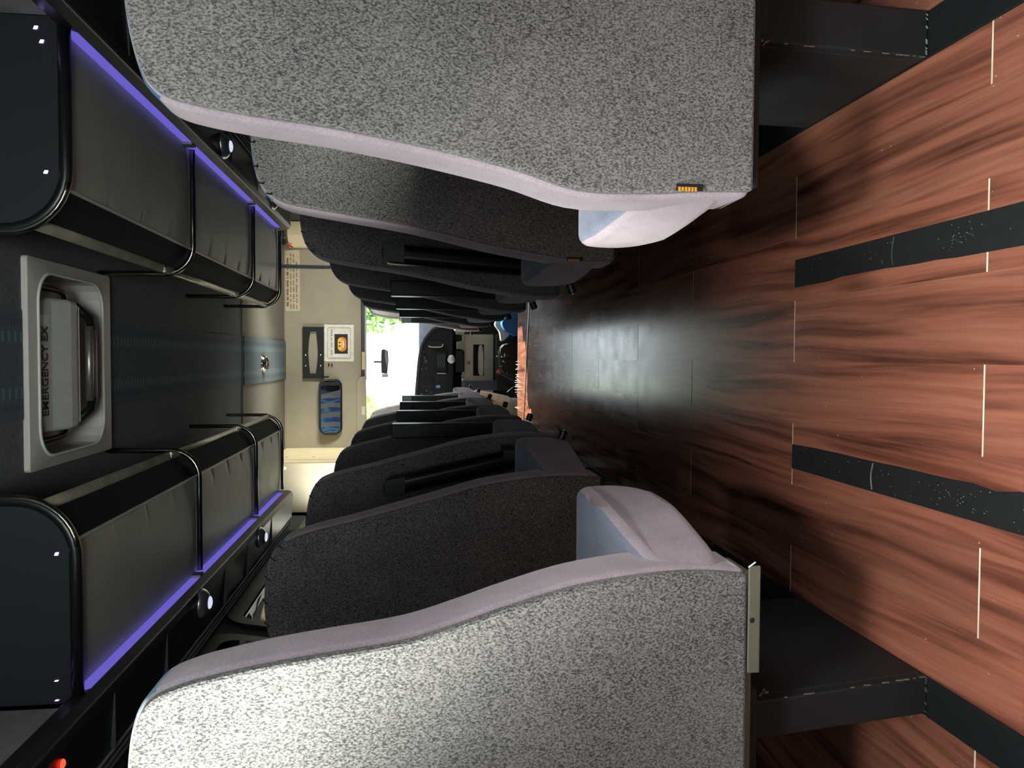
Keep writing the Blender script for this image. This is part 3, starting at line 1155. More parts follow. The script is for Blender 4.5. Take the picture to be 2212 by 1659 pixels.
def make_seat(s, outline, xa, xm, xw, lx, arm, arm_tilt, label, group, tagged=False, holes=False):
    """double seat; origin at the floor below the aisle leg. s=+1 right, -1 left"""
    t = thing('double_seat', (0, 0, 0), label, 'seat', group)
    win = mirror_outline(None, xm + 0.012, xw)
    for ol in (outline, win):
        b = obj('backrest', back_body(ol, s), ['side', 'front'], t, bevel=0.020, seg=4)
        for p in b.data.polygons:
            p.use_smooth = True
        r = obj('rear_panel', rear_panel(ol, s), 'tweed', t, bevel=0.005, seg=2)
        # stitches over the top seam
        pts = [p for p in inset_outline(ol, 0.004) if p[1] > 1.17]
        bm = bmesh.new()
        for i in range(2, len(pts) - 1, 4):
            x, z = pts[i]
            a_ = Vector(pts[i + 1]) - Vector(pts[i - 1])
            a_.normalize()
            y = shear(z)
            tube(bm, [(s * x - a_.x * 0.004, y - 0.009, z - 0.010), (s * x + 0.002, y + 0.006, z + 0.004)], 0.0018, 5)
        if arm == 0:
            bm.free()
        else:
            tag(obj('stitching', bm, 'ink', b), kind='stuff')
    for x0, x1, fl in ((xa, xm, 0.028 if s > 0 else 0.062), (xm + 0.012, xw, 0)):
        c = obj('seat_cushion', cushion_bm(x0, x1, s, fl), ['side', 'cushion'], t, bevel=0.022, seg=4)
        for p in c.data.polygons:
            p.use_smooth = True
    # frame below the cushions
    bm = bmesh.new()
    box(bm, (s * lx, 0.15, 0.31), (s * (xw - 0.02), 0.19, 0.385))
    box(bm, (s * (xa + 0.12), 0.38, 0.33), (s * (xw - 0.02), 0.42, 0.39))
    box(bm, (s * (lx + 0.01), 0.21, 0.32), (s * (lx + 0.10), 0.42, 0.37))
    obj('seat_frame', bm, 'black', t, bevel=0.004)
    bm = bmesh.new()
    y = shear(0.36)
    bx = 0.245 if s > 0 else 0.312
    box(bm, (s * (bx + 0.01), y + 0.01, 0.346), (s * (xw - 0.03), y + 0.10, 0.3595))
    if holes:
        box(bm, (s * (bx - 0.006), y - 0.012, 0.343), (s * (bx + 0.155), y - 0.008, 0.362))
    obj('base_plate', bm, 'plate_grey' if holes else 'black', t, bevel=0.002)
    if holes:
        bm = bmesh.new()
        dome(bm, (s * (bx + 0.075), y - 0.0122, 0.356), 0.0042, 0.001, 'Y', 10, 2)
        obj('bolt_hole', bm, 'ink', t)
        bm = bmesh.new()
        tube(bm, [(s * (bx - 0.004), y - .010, 0.362), (s * (bx - 0.012), y - 0.012, 0.352)], 0.0018, 6)
        obj('staple', bm, 'chrome', t)
    # aisle leg: plate with a flange facing the rear, slightly leaning
    ln = 0.010 if s > 0 else 0.027
    ly_ = 0.20 if s > 0 else 0.165
    bm = bmesh.new()
    vs = box(bm, (s * lx, ly_ + 0.02, 0.0065), (s * (lx + 0.006), 0.60, 0.33))
    for v in vs:
        v.co.x += s * ln * (v.co.z / 0.3)
        if v.co.z > 0.2 and v.co.y > 0.5:
            v.co.y += 0.02
    vs = box(bm, (s * lx, ly_, 0.0065), (s * (lx + (0.077 if s > 0 else 0.062)), ly_ + 0.02, 0.33))
    for v in vs:
        v.co.x += s * ln * (v.co.z / 0.3)
    obj('leg', bm, 'black', t, bevel=0.003)
    # worn paint on the leg's edge
    bm = bmesh.new()
    rnd = random.Random(4)
    for q in range(16):
        z = rnd.choice([rnd.uniform(0.01, 0.09), rnd.uniform(0.01, 0.09), rnd.uniform(0.1, 0.28)])
        x = s * (lx - 0.0006 + ln * z / 0.3)
        tube(bm, [(x, ly_ - 0.0005, z), (x, ly_ - 0.0005, z + rnd.uniform(0.003, 0.012))], 0.0011, 5)
    for q in range(12):
        x = s * (lx + rnd.uniform(0.002, 0.07))
        tube(bm, [(x, ly_ - 0.0005, 0.008), (x + 0.003, ly_ - 0.0005, 0.011)], 0.0011, 5)
    for q in range(5):
        z = 0.285 + q * 0.003
        x = s * (lx + 0.008 + q * 0.001 + rnd.uniform(-.004, .004))
        tube(bm, [(x, ly_ - 0.0005, z), (x - 0.003, ly_ - 0.0005, z + 0.003)], 0.0014, 5)
    tag(obj('paint_wear', bm, 'alloy', t), kind='stuff')
    # wall-side leg
    bm = bmesh.new()
    box(bm, (s * (xw - 0.12), 0.25, 0.0), (s * (xw - 0.08), 0.40, 0.33))
    obj('leg', bm, 'black', t, bevel=0.003)
    # recline knob
    if arm != 0:
        bm = bmesh.new()
        tube(bm, [(s * (xa + 0.005), 0.42, 0.405), (s * (xa - 0.022), 0.42, 0.395)], 0.013, 12)
        kn = obj('recline_knob', bm, 'blackp', t, bevel=0.003)
        bm = bmesh.new()
        tube(bm, [(s * (xa - 0.022), 0.420, 0.395), (s * (xa - 0.025), 0.42, 0.394)], 0.004, 8)
        obj('pin', bm, 'chrome', kn)
    if arm:
        # armrest folded up behind the aisle edge of the back
        z0, z1 = 0.475, 0.957
        bm = bmesh.new()
        x0b = arm_tilt
        vs = box(bm, (s * x0b, -0.105, z0), (s * (x0b + 0.062), -0.020, z1))
        for v in vs:
            v.co.y += 0.5 * shear(v.co.z)
            if arm == 'round':
                v.co.x += s * (0.03 if s > 0 else 0.10) * (v.co.z - z0) / 0.48
        ar = obj('armrest', bm, 'blackp', t, bevel=0.024 if arm == 'round' else 0.005, seg=5)
        bm = bmesh.new()
        vs = box(bm, (s * (x0b + 0.004), -0.1065, z1 - 0.070), (s * (x0b + 0.058), -0.104, z1 - 0.005))
        for v in vs:
            v.co.y += 0.5 * shear(v.co.z)
            if arm == 'round':
                v.co.x += s * (0.03 if s > 0 else 0.10) * (v.co.z - z0) / 0.48
        obj('end_cap', bm, 'capgrey', ar)
        bm = bmesh.new()
        tube(bm, [(s * (x0b + 0.03), -0.05, 0.50), (s * (x0b + 0.03), 0.10, 0.50)], 0.014, 10)
        obj('pivot', bm, 'blackp', ar)
        if arm == 'round' and s < 0:
            bm = bmesh.new()
            prism(bm, rrect(-0.03, 0.03, -0.045, 0.045, 0.02), 'Z', z0 - 0.012, z0 + 0.085)
            for v in bm.verts:
                v.co.x += s * (x0b + 0.028)
                v.co.y += -0.03
            obj('pivot_cover', bm, 'brown', ar)
    if tagged:
        bm = bmesh.new()
        zt = 0.462
        xt = outline[1][0] + 0.004
        box(bm, (s * (xt + 0.000), shear(zt) - 0.009, zt - 0.020), (s * (xt + 0.010), shear(zt) - 0.006, zt + 0.020))
        bm.verts.ensure_lookup_table()
        lb = obj('maker_tag', bm, 'ink', t, bevel=0.001)
        bm = bmesh.new()
        for q in range(6):
            z = zt - 0.010 + q * 0.0048
            box(bm, (s * (xt - 0.0008), shear(zt) - 0.0100, z), (s * (xt + 0.005), shear(zt) - 0.0088, z + 0.0034))
        obj('tag_thread', bm, 'gold', lb)
    return t


def copy_tree(o, parent=None):
    c = o.copy()
    COL.objects.link(c)
    if parent:
        c.parent = parent
    for ch in list(o.children):
        copy_tree(ch, c)
    return c


GR = 'double seats in the row along the right wall'
GL = 'double seats in the row along the left wall'
rightY = [1.00, 1.80, 2.53, 3.34, 4.20, 5.03, 5.85]
leftY = [1.00, 1.92, 2.62, 3.47, 4.30, 5.15, 5.98]


def seat_at(t, y, label=None):
    t.location = (0, y, 0)
    if label:
        t['label'] = label
    return t


a = (0.212, 0.70, 1.08, 0.503)
seat_at(make_seat(1, OUT_R, *a, 0, 0, 'nearest grey tweed double seat right of the aisle, pale mauve edge, black and gold tag', GR, tagged=True), rightY[0])
seat_at(make_seat(1, OUT_R2, *a, None, 0, 'second double seat on the right, charcoal back without armrest, small gold tag', GR, tagged=True), rightY[1])
seat_at(make_seat(1, OUT_R3, *a, 'round', 0.268, 'third double seat on the right, long rounded black armrest folded up behind it', GR), rightY[2])
r3 = seat_at(make_seat(1, OUT_R3, *a, 'square', 0.258, 'fourth near-black double seat from the camera on the right, square grey-ended armrest', GR), rightY[3])
for q, lab in ((4, 'fifth near-black double seat from the camera on the right of the aisle'),
               (5, 'sixth near-black double seat on the right, the last but one before the windscreen'),
               (6, 'front-most near-black double seat on the right, nearest the windscreen')):
    seat_at(copy_tree(r3), rightY[q], lab)
a = (0.246, 0.765, 1.13, 0.526)
seat_at(make_seat(-1, OUT_L, *a, 0, 0, 'nearest double seat left of the aisle, grey tweed back whitened by daylight', GL, holes=True), leftY[0])
seat_at(make_seat(-1, OUT_L2, *a, None, 0, 'second double seat on the left, charcoal back with blue-patched stitched top edge', GL), leftY[1])
seat_at(make_seat(-1, OUT_L3, *a, 'round', 0.300, 'third double seat on the left, leaning black armrest with a brown end', GL), leftY[2])
l3 = seat_at(make_seat(-1, OUT_L3, *a, 'square', 0.290, 'fourth near-black double seat from the camera on the left, square armrest', GL), leftY[3])
for q, lab in ((4, 'fifth near-black double seat from the camera on the left of the aisle'),
               (5, 'sixth near-black double seat on the left, the last but one before the driver'),
               (6, 'front-most near-black double seat on the left, just behind the cream driver seat')):
    seat_at(copy_tree(l3), leftY[q], lab)

# ------------------------------------------------------------------ luggage racks and service panels
ZSH = 1.65


def make_rack(s, x_in, x_out, x_rail, y0, y1, hoops, label, word):
    t = thing('luggage_rack', (s * (x_in + x_out) / 2 * 0 + 0, 0, 0), label, 'luggage rack')
    # padded underside
    bm = bmesh.new()
    nu, nv = 14, int((y1 - y0) / 0.012)
    creases = [y0 + 0.25 + k * 0.245 for k in range(int((y1 - y0) / 0.245))]
    grid = []
    for j in range(nv + 1):
        y = y0 + (y1 - y0) * j / nv
        row = []
        for i in range(nu + 1):
            u = i / nu
            x = x_in + (x_out - x_in) * u
            z = ZSH - 0.008 * (sin(pi * min(1, u * 1.02)) ** 0.5 if 0 < u < 0.98 else 0)
            dd = min(abs(y - c) for c in creases)
            z += 0.008 * exp(-(dd / 0.010) ** 2) * exp(-(u / 0.10) ** 2)
            z += 0.001 * exp(-(dd / 0.05) ** 2) * (1 - u) ** 2
            dh = min(abs(y - h) for h in hoops)
            z += 0.006 * exp(-(dh / 0.02) ** 2)
            row.append(bm.verts.new((s * x, y, z)))
        grid.append(row)
    for j in range(nv):
        for i in range(nu):
            bm.faces.new((grid[j][i], grid[j][i + 1], grid[j + 1][i + 1], grid[j + 1][i]))
    obj('padded_base', bm, 'vinyl', t, smooth=True)
    # shelf board above it
    bm = bmesh.new()
    box(bm, (s * (x_in + 0.02), y0 + .02, ZSH + 0.012), (s * (x_out - 0.002), y1 - 0.01, ZSH + 0.03))
    obj('shelf', bm, 'dark_vinyl', t)
    # dark lip
    prof = [(x_in, ZSH - 0.004), (x_in + 0.012, ZSH + 0.03), (x_rail + 0.035, ZSH + 0.068), (x_rail + 0.02, ZSH + 0.058), (x_in - 0.03, ZSH + 0.012)]
    bm = bmesh.new()
    prism(bm, [(s * a, b) for a, b in prof], 'Y', y0 + 0.01, y1)
    obj('shelf_lip', bm, 'dark_vinyl', t)
    bm = bmesh.new()
    tube(bm, [(s * (x_in + 0.003), y0 + 0.01, ZSH - 0.004), (s * (x_in + 0.003), y1, ZSH - 0.004)], 0.005, 8)
    obj('piping', bm, 'vinyl', t)
    # rail
    bm = bmesh.new()
    tube(bm, [(s * (x_rail + 0.012), y0 + 0.01, ZSH + 0.068), (s * (x_rail + 0.012), y1 - 0.03, ZSH + 0.068)], 0.0155, 12)
    rl = obj('rail', bm, 'rail', t, smooth=True)
    for h in hoops[:-1]:
        for dy in (-0.10,):
            bm = bmesh.new()
            tube(bm, [(s * (x_rail + 0.012), h + dy, ZSH + 0.068), (s * (x_rail + 0.012), h + dy + 0.02, ZSH + 0.068)], 0.0175, 12)
            obj('joint_sleeve', bm, 'chrome_dull', rl)
    # hoops
    for h in hoops:
        path = [(s * x_rail, h, ZC - 0.002), (s * x_rail, h, ZSH + 0.13)]
        R = 0.10
        cxh, czh = x_rail + R, ZSH - 0.014 + R
        for k in range(0, 10):
            a = pi + (pi / 2) * k / 9
            path.append((s * (cxh + R * cos(a)), h, czh + R * sin(a)))
        path += [(s * (x_out - 0.01), h, ZSH - 0.014)]
        bm = bmesh.new()
        tube(bm, path, 0.0095, 10)
        hp = obj('hoop', bm, 'chrome_dull', t, smooth=True)
        for dy in (-0.02, 0.02):
            bm = bmesh.new()
            dome(bm, (s * x_rail, h + dy, ZC - 0.001), 0.006, 0.004, 'Z', 10, 3)
            obj('screw', bm, 'chrome', hp)
    # end panel facing the rear of the bus
    xo = x_out + 0.03
    R = 0.135
    pts = [(xo, ZC - 0.002), (xo, ZSH - 0.005)]
    for k in range(0, 11):
        a = -pi / 2 - (pi / 2) * k / 10
        pts.append((x_rail - 0.004 + R + R * cos(a), ZSH - 0.005 + R + R * sin(a)))
    pts.append((x_rail - 0.004, ZC - 0.002))
    bm = bmesh.new()
    prism(bm, [(s * a, b) for a, b in pts], 'Y', y0 - 0.006, y0 + 0.01)
    ep = obj('end_panel', bm, 'perf', t)
    bm = bmesh.new()
    tube(bm, [(s * a, y0 - 0.004, b) for a, b in pts[1:]], 0.014, 10)
    obj('panel_border', bm, 'blackp', ep, smooth=True)
    bm = bmesh.new()
    tube(bm, [(s * (a - 0.006), y0 - 0.012, b - 0.008) for a, b in pts[3:]], 0.0055, 8)
    obj('chrome_edge', bm, 'chrome_dull', ep, smooth=True)
    bm = bmesh.new()
    prism(bm, [(s * (xo - 0.004), ZSH - 0.004), (s * (xo - 0.03), ZSH - 0.004), (s * (xo - 0.004), ZSH + 0.018)], 'Y', y0 - 0.012, y0 - 0.006)
    obj('corner_bracket', bm, 'alloy', ep)
    spots = {1: [(80, 62), (93, 92), (102, 373)], -1: [(125, 1195), (125, 1468), (126, 1510)]}[s]
    for q, (qx, qy) in enumerate(spots):
        xx, zz = PX(qx, qy, y0)
        xx *= s
        bm = bmesh.new()
        wd = 0.0035 if not (s < 0 and q > 0) else 0.0012
        prism(bm, [(s * xx - wd, zz - 0.003), (s * xx + wd, zz - 0.005), (s * xx + wd, zz + 0.002), (s * xx - wd, zz + 0.005)], 'Y', y0 - 0.008, y0 - 0.006)
        obj('led_reflection', bm, 'led_glint', ep)  # glowing dots that imitate reflections of the LEDs in the panel
    # led strip
    bm = bmesh.new()
    box(bm, (s * (x_out + 0.003), y0 + 0.012, ZSH - 0.028), (s * (x_out + 0.012), y1 - 0.02, ZSH + 0.010))
    ld = obj('led_strip', bm, 'led', t)
    for h in hoops:
        bm = bmesh.new()
        box(bm, (s * (x_out - 0.006), h - 0.06, ZSH - 0.030), (s * (x_out + 0.008), h - 0.012, ZSH + 0.006))
        obj('clip', bm, 'alloy', ld)
    return t


make_rack(1, 0.380, 0.740, 0.292, 1.89, 4.62, [2.86, 3.88, 4.61],
          'padded overhead luggage rack with chrome hoops above the right-hand seats', 'right')
make_rack(-1, 0.430, 0.790, 0.340, 1.91, 4.66, [2.91, 3.91, 4.65],
          'padded overhead luggage rack with chrome hoops above the left-hand seats', 'left')


def make_service(s, x_in, y1, vents, seams, label):
    t = thing('service_panel', (0, 0, 0), label, 'service panel')
    prof = [(x_in + 0.014, ZSH + 0.012), (x_in + 0.002, ZSH - 0.032), (x_in + 0.010, ZSH - 0.062), (x_in + 0.03, ZSH - 0.070),
            (x_in + 0.165, ZSH - 0.060), (x_in + 0.215, ZSH - 0.052), (x_in + 0.235, ZSH - 0.02), (x_in + 0.235, ZSH + 0.012)]
    bm = bmesh.new()
    prism(bm, [(s * a, b) for a, b in prof], 'Y', Y_REAR + 0.02, y1)
    obj('panel_body', bm, 'service', t, bevel=0.004)
    # ribs along the outer edge, above the windows
    for dx, dz in ((0.172, -0.064), (0.196, -0.060), (0.218, -0.056)):
        bm = bmesh.new()
        tube(bm, [(s * (x_in + dx), Y_REAR + 0.05, ZSH + dz), (s * (x_in + dx), y1, ZSH + dz)], 0.0045, 6)
        obj('trim_rib', bm, 'service_grey', t)
    # face behind the rack end towards the rear
    bm = bmesh.new()
    box(bm, (s * (x_in + 0.032), Y_REAR + 0.02, ZSH + 0.012), (s * (x_in + 0.05), 1.885, ZC - 0.002))
    obj('face_panel', bm, 'service_grey', t)
    for (vy, vx) in vents:
        bm = bmesh.new()
        dome(bm, (s * (x_in + vx), vy, ZSH - 0.062), 0.050, 0.036, 'Z', 20, 6)
        v = obj('reading_light', bm, 'chrome_soft', t, smooth=True)
        bm = bmesh.new()
        dome(bm, (s * (x_in + vx), vy, ZSH - 0.095), 0.022, 0.008, 'Z', 12, 3)
        obj('lens', bm, 'lens_glint', v, smooth=True)
    for sy in seams:
        bm = bmesh.new()
        box(bm, (s * (x_in + 0.03), sy, ZSH - 0.072), (s * (x_in + 0.165), sy + 0.004, ZSH - 0.060))
        obj('seam', bm, 'capgrey', t)
    return t


make_service(1, 0.740, 4.66, [(3.08, 0.065), (4.1, 0.065)], [2.55, 3.20, 3.7, 2.1],
             'black service panel with chrome reading lights above the right-hand windows')
sv = make_service(-1, 0.790, 4.695, [(2.725, 0.055), (3.72, 0.06), (1.55, 0.055)], [2.35, 3.05, 3.45, 4.0, 1.95],
                  'black service panel with chrome reading lights above the left-hand windows')
bm = bmesh.new()
dome(bm, (-0.847, 1.672, ZSH - 0.070), 0.010, 0.006, 'Z', 12, 3)
obj('red_indicator', bm, 'led_red', sv)

# round dome lamp on the ceiling runner near the bulkhead
dl = thing('ceiling_lamp', (-0.045, 5.62, ZC - 0.022), 'round chrome lamp on the ceiling runner near the bulkhead', 'lamp')
bm = bmesh.new()
dome(bm, (0, 0, 0), 0.066, 0.045, 'Z', 28, 8)
obj('shade', bm, 'chrome', dl, smooth=True)
bm = bmesh.new()
dome(bm, (0.0, 0, 0), 0.076, 0.008, 'Z', 28, 3)
obj('rim', bm, 'chrome_dull', dl, smooth=True)

# chrome grab pole
bm = bmesh.new()
tube(bm, [(0.552, 4.84, 0.0), (0.552, 4.84, ZC)], 0.0125, 14)
tag(obj('grab_pole', bm, 'pole', smooth=True), 'thin bright vertical chrome grab pole at the front on the right', 'pole')

# ------------------------------------------------------------------ roof hatch
HX, HY = -0.024, 2.612
ht = thing('roof_hatch', (HX, HY, ZC), 'square taupe emergency roof hatch with a silver handle in the dark ceiling', 'hatch')
bm = bmesh.new()
o_pts = rrect(-0.308, 0.308, -0.2955, 0.2955, 0.012, 4)
i_pts = rrect(-0.272, 0.268, -0.252, 0.205, 0.085, 4)
L = []
for pts, z in ((o_pts, 0.0), (o_pts, -0.016), (i_pts, -0.024), (i_pts, 0.11)):
    L.append([bm.verts.new((p[0], p[1], z)) for p in pts])
nn = len(o_pts)
for a_, b_ in ((L[0], L[1]), (L[1], L[2]), (L[2], L[3])):
    for i in range(nn):
        bm.faces.new((a_[i], a_[(i + 1) % nn], b_[(i + 1) % nn], b_[i]))
bm.faces.new(L[3])
obj('frame', bm, 'hatch', ht, bevel=0.004, seg=3)
# raised inner lip
bm = bmesh.new()
lip = [(p[0], p[1], -0.024) for p in rrect(-0.272, 0.268, -0.252, 0.205, 0.085, 6)]
tube(bm, lip + [lip[0]], 0.005, 6, cap=False)
obj('frame_lip', bm, 'hatch_light', ht, smooth=True)
# lid block hanging in the recess
bm = bmesh.new()
prism(bm, [(-0.245, 0.09), (-0.245, -0.008), (-0.15, -0.014), (-0.06, -0.032), (0.0, -0.030), (0.02, 0.0), (0.02, 0.09)], 'X', -0.205, 0.20)
lid = obj('lid', bm, 'hatch_light', ht, bevel=0.016, seg=4)
bm = bmesh.new()
tube(bm, [(-0.205, 0.010, 0.0), (-0.185, 0.008, -0.024), (0.18, 0.008, -0.024), (0.20, 0.010, 0.0)], 0.005, 6)
obj('lid_rim', bm, 'hatch', lid, smooth=True)
for sx_ in (-1, 1):
    bm = bmesh.new()
    tube(bm, spline([(sx_ * 0.232, -0.25, 0.012), (sx_ * 0.228, -0.08, 0.004), (sx_ * 0.215, -0.02, 0.004), (sx_ * 0.19, 0.03, 0.03)], 5), 0.009, 8)
    obj('seal', bm, 'blackp', ht, smooth=True)
    bm = bmesh.new()
    box(bm, (sx_ * 0.19, -0.25, 0.02), (sx_ * 0.225, -0.04, 0.05))
    obj('hinge_block', bm, 'hatch', ht, bevel=0.006)
    bm = bmesh.new()
    tube(bm, [(sx_ * 0.115, 0.088, -0.034), (sx_ * 0.150, 0.07, -0.034), (sx_ * 0.185, 0.012, -0.012)], 0.013, 8)
    obj('handle_arm', bm, 'blackp', ht, smooth=True)
for dy in (0.066, 0.094):
    bm = bmesh.new()
    tube(bm, [(-0.122, dy, -0.034), (0.122, dy, -0.034)], 0.0125, 10)
    obj('handle_bar', bm, 'alloy', ht, smooth=True)
# emergency exit lettering, facing down
bm = bmesh.new()
box(bm, (-0.165, -0.226, -0.0130), (0.130, -0.155, -0.0110))
pl = obj('label_plate', bm, 'hatch_light', ht)
me = text_mesh('EMERGENCY EX', 0.042)
tx = link('lettering', me, 'label_black' if 'label_black' in MAT else 'ink', pl)
tx.rotation_euler = (pi, 0, 0)
tx.location = (-0.022, -0.190, -0.0135)
tx.scale = (0.88, 1.25, 1)
bm = bmesh.new()
box(bm, (0.112, -0.220, -0.0150), (0.145, -0.165, -0.0132))
obj('glare_patch', bm, 'white_b', ht)  # white patch painting the glare over the last letters

# ------------------------------------------------------------------ driver's area
# instrument panel
dp = thing('dashboard', (0, 7.6, 0), 'black arched dashboard with switches, screen and air vents below the windscreen', 'dashboard')
out = [PX(977, 700), PX(940, 708), PX(925, 722), PX(913, 742), PX(906, 775), PX(902, 820), PX(899, 862), PX(898, 960), PX(977, 960)]
bm = bmesh.new()
va, vb = prism(bm, out, 'Y', 0.0, 0.30)
for v in vb:
    v.co.z += 0.0
obj('fascia', bm, 'dash', dp, bevel=0.012)
bm = bmesh.new()
tube(bm, spline([(a, -0.006, b) for a, b in out[:8]], 4), 0.016, 8)
obj('hood_edge', bm, 'dash_edge', dp, smooth=True)
bm = bmesh.new()
a, b = PX(968, 705), PX(978, 960)
box(bm, (b[0], -0.05, b[1]), (a[0], 0.28, a[1]))
obj('shelf', bm, 'blackp', dp, bevel=0.01)


def plate(name, p0, p1, y, th, mat, parent, bevel=0.003, d=7.6, r=None):
    a, b = PX(*p0, d), PX(*p1, d)
    bm = bmesh.new()
    x0, x1 = sorted((a[0], b[0]))
    z0, z1 = sorted((a[1], b[1]))
    if r:
        prism(bm, rrect(x0, x1, z0, z1, r), 'Y', y, y + th)
    else:
        box(bm, (x0, y, z0), (x1, y + th, z1))
    return obj(name, bm, mat, parent, bevel=bevel)


plate('screen', (936, 756), (966, 806), -0.010, 0.012, 'ink', dp)
sc_ = plate('radio', (942, 760), (963, 800), -0.018, 0.010, 'blackp', dp)
for q in range(4):
    plate('button', (945 + q * 4.5, 765), (948 + q * 4.5, 794), -0.021, 0.004, 'dash_edge', sc_, 0.001)
vt = plate('air_vent', (925, 737), (959, 750), -0.014, 0.012, 'dash', dp, r=0.02)
bm = bmesh.new()
pts = [PX(926, 746), PX(928, 749), PX(942, 750), PX(954, 749), PX(957, 743)]
tube(bm, [(p[0], -0.02, p[1]) for p in spline(pts, 3)], 0.006, 6)
obj('chrome_lip', bm, 'cream', vt)
for (kx, ky, r_) in ((915, 760, .012), (918, 772, .014), (921, 780, .020), (912, 797, .012), (921, 796, .012), (922, 843, .012), (932, 846, .012), (916, 835, .01)):
    bm = bmesh.new()
    a = PX(kx, ky)
    dome(bm, (a[0], 0.0, a[1]), r_, 0.018, 'Y', 12, 4)
    obj('knob', bm, 'dash_edge', dp, smooth=True)
bm = bmesh.new()
a = PX(925, 822)
dome(bm, (a[0], 0.0, a[1]), 0.06, 0.008, 'Y', 20, 4)
obj('speaker', bm, 'ink', dp)
plate('sticker', (944, 803), (963, 808), -0.010, 0.008, 'label', dp, 0.001)
plate('switch', (942, 832), (951, 838), -0.010, 0.008, 'pale_blue', dp, 0.001)
bm = bmesh.new()
a, b = PX(912, 850), PX(906, 857)
tube(bm, [(a[0], -0.01, a[1]), (b[0], -0.02, b[1])], 0.006, 6)
obj('stalk', bm, 'alloy', dp)

# windscreen cowl, pale
bm = bmesh.new()
prism(bm, [PX(905, 640), PX(905, 760), PX(950, 742), PX(975, 705), PX(990, 640)], 'Y', 7.905, 7.94)
tag(obj('cowl_panel', bm, 'pillar', bevel=0.01), 'pale grey cowl panel beside the dashboard arch at the foot of the windscreen', 'panel')

# engine cover console
cs = thing('centre_console', (0, 7.35, 0), 'grey centre console with a black tissue slot below the dashboard', 'console')
D = 7.35
bm = bmesh.new()
pts = [PX(1120, 735, D), PX(1062, 733, D), PX(1052, 718, D), PX(1012, 712, D), PX(1004, 760, D), PX(1004, 855, D), PX(1060, 856, D), PX(1120, 868, D)]
# leave the tissue slot open: build round it
sx0, sz1 = PX(1022, 812, D)
sx1, sz0 = PX(1046, 744, D)
bm = bmesh.new()
zt, zb = PX(1004, 0, D)[1], PX(1068, 0, D)[1]
xl, xr = PX(0, 856, D)[0], PX(0, 714, D)[0]
box(bm, (xl, 0, sz1), (xr, 0.35, zt))
box(bm, (xl, 0, zb), (xr, 0.35, sz0))
box(bm, (xl, 0, sz0), (sx0, 0.35, sz1))
box(bm, (sx1, 0, sz0), (xr, 0.35, sz1))
box(bm, (sx0, 0.14, sz0), (sx1, 0.35, sz1))
obj('cover', bm, 'console', cs)
bm = bmesh.new()
prism(bm, rrect(sx0 - .008, sx1 + .008, sz0 - .008, sz1 + .008, 0.02), 'Y', 0.10, 0.135)
obj('slot_liner', bm, 'ink', cs)
for q, (dx0, dz0) in enumerate(((0.0, 0.0), (0.01, 0.02))):
    pass
bm = bmesh.new()
prism(bm, spline([(sx0 + .02, sz0 + .006), (sx1 - .03, sz0 + .012), (sx1 - .02, sz0 + .05), (sx0 + .09, sz0 + .056), (sx0 + .012, sz0 + .045)], 4, True), 'Y', 0.02, 0.09)
tag(obj('tissue_pack', bm, 'tissue', bevel=0.006, loc=(0, D, 0)), 'folded white tissues in the slot of the grey console', 'tissues')
plate('tray', (985, 757), (1003, 804), D - 0.02, 0.10, 'blackp', None, 0.01, D).name = 'black_box'
bb = bpy.data.objects['black_box']
tag(bb, 'black box standing on top of the grey console', 'box')
bm = bmesh.new()
a = PX(992, 776, D)
bmesh.ops.create_icosphere(bm, subdivisions=3, radius=0.036)
rnd = random.Random(2)
for v in bm.verts:
    v.co *= 1 + 0.10 * sin(v.co.x * 90) * cos(v.co.z * 70)
    v.co.x *= 1.15
tag(obj('crumpled_bag', bm, 'white_b', loc=(a[0], D + 0.03, PX(985, 0, D)[1] + 0.037), smooth=True), 'crumpled white bag on the black box below the dashboard', 'bag')
# folded cloths
for q, (p0, p1, lab) in enumerate((((985, 706), (1003, 724), 'folded sage-green cloth at the right end of the console, the upper one'),
                                   ((987, 736), (1002, 756), 'folded sage-green cloth on the console beside the black box'))):
    a, b = PX(*p0, D), PX(*p1, D)
    bm = bmesh.new()
    x0, x1 = sorted((a[0], b[0]))
    z0, z1 = sorted((a[1], b[1]))
    for k in range(3):
        zz0 = z0 + (z1 - z0) * k / 3
        prism(bm, rrect(x0 + 0.004 * k, x1 - 0.003 * k, zz0 + .001, z0 + (z1 - z0) * (k + 1) / 3, 0.011, 4), 'Y', D - 0.02, D + 0.09)
    tag(obj('folded_cloth', bm, 'sage', bevel=0.003), lab, 'cloth', 'folded cloths on the console')
for q, (p0, lab) in enumerate((((1012, 783), 'small copper-coloured knob on the face of the grey console'),)):
    a = PX(*p0, D)
    bm = bmesh.new()
    dome(bm, (a[0], D, a[1]), 0.018, 0.014, 'Y', 12, 4)
    tag(obj('console_knob', bm, 'copper', smooth=True), lab, 'knob')
# cup holders left of the box
for q, (cx_, cy_) in enumerate(((996, 815), (996, 833))):
    a = PX(cx_, cy_, D)
    bm = bmesh.new()
    pts = [(a[0] + 0.032 * cos(2 * pi * k / 16), D + 0.02 + 0.032 * sin(2 * pi * k / 16), PX(1004, 0, D)[1] + 0.014) for k in range(17)]
    tube(bm, pts, 0.007, 6, cap=False)
    obj('cup_holder', bm, 'alloy' if q == 0 else 'dash_edge', cs, loc=(0, -7.35, 0))

# lower console and cab floor pieces
lc = thing('cab_step_cover', (0, 7.3, 0), 'dark blue-grey step cover low beside the driver seat', 'cover')
plate('cover', (1000, 822), (1075, 842), -0.10, 0.12, 'console_blue', lc, 0.01, 7.3)
plate('kick_plate', (1070, 722), (1112, 842), -0.10, 0.12, 'dash', lc, 0.01, 7.3)

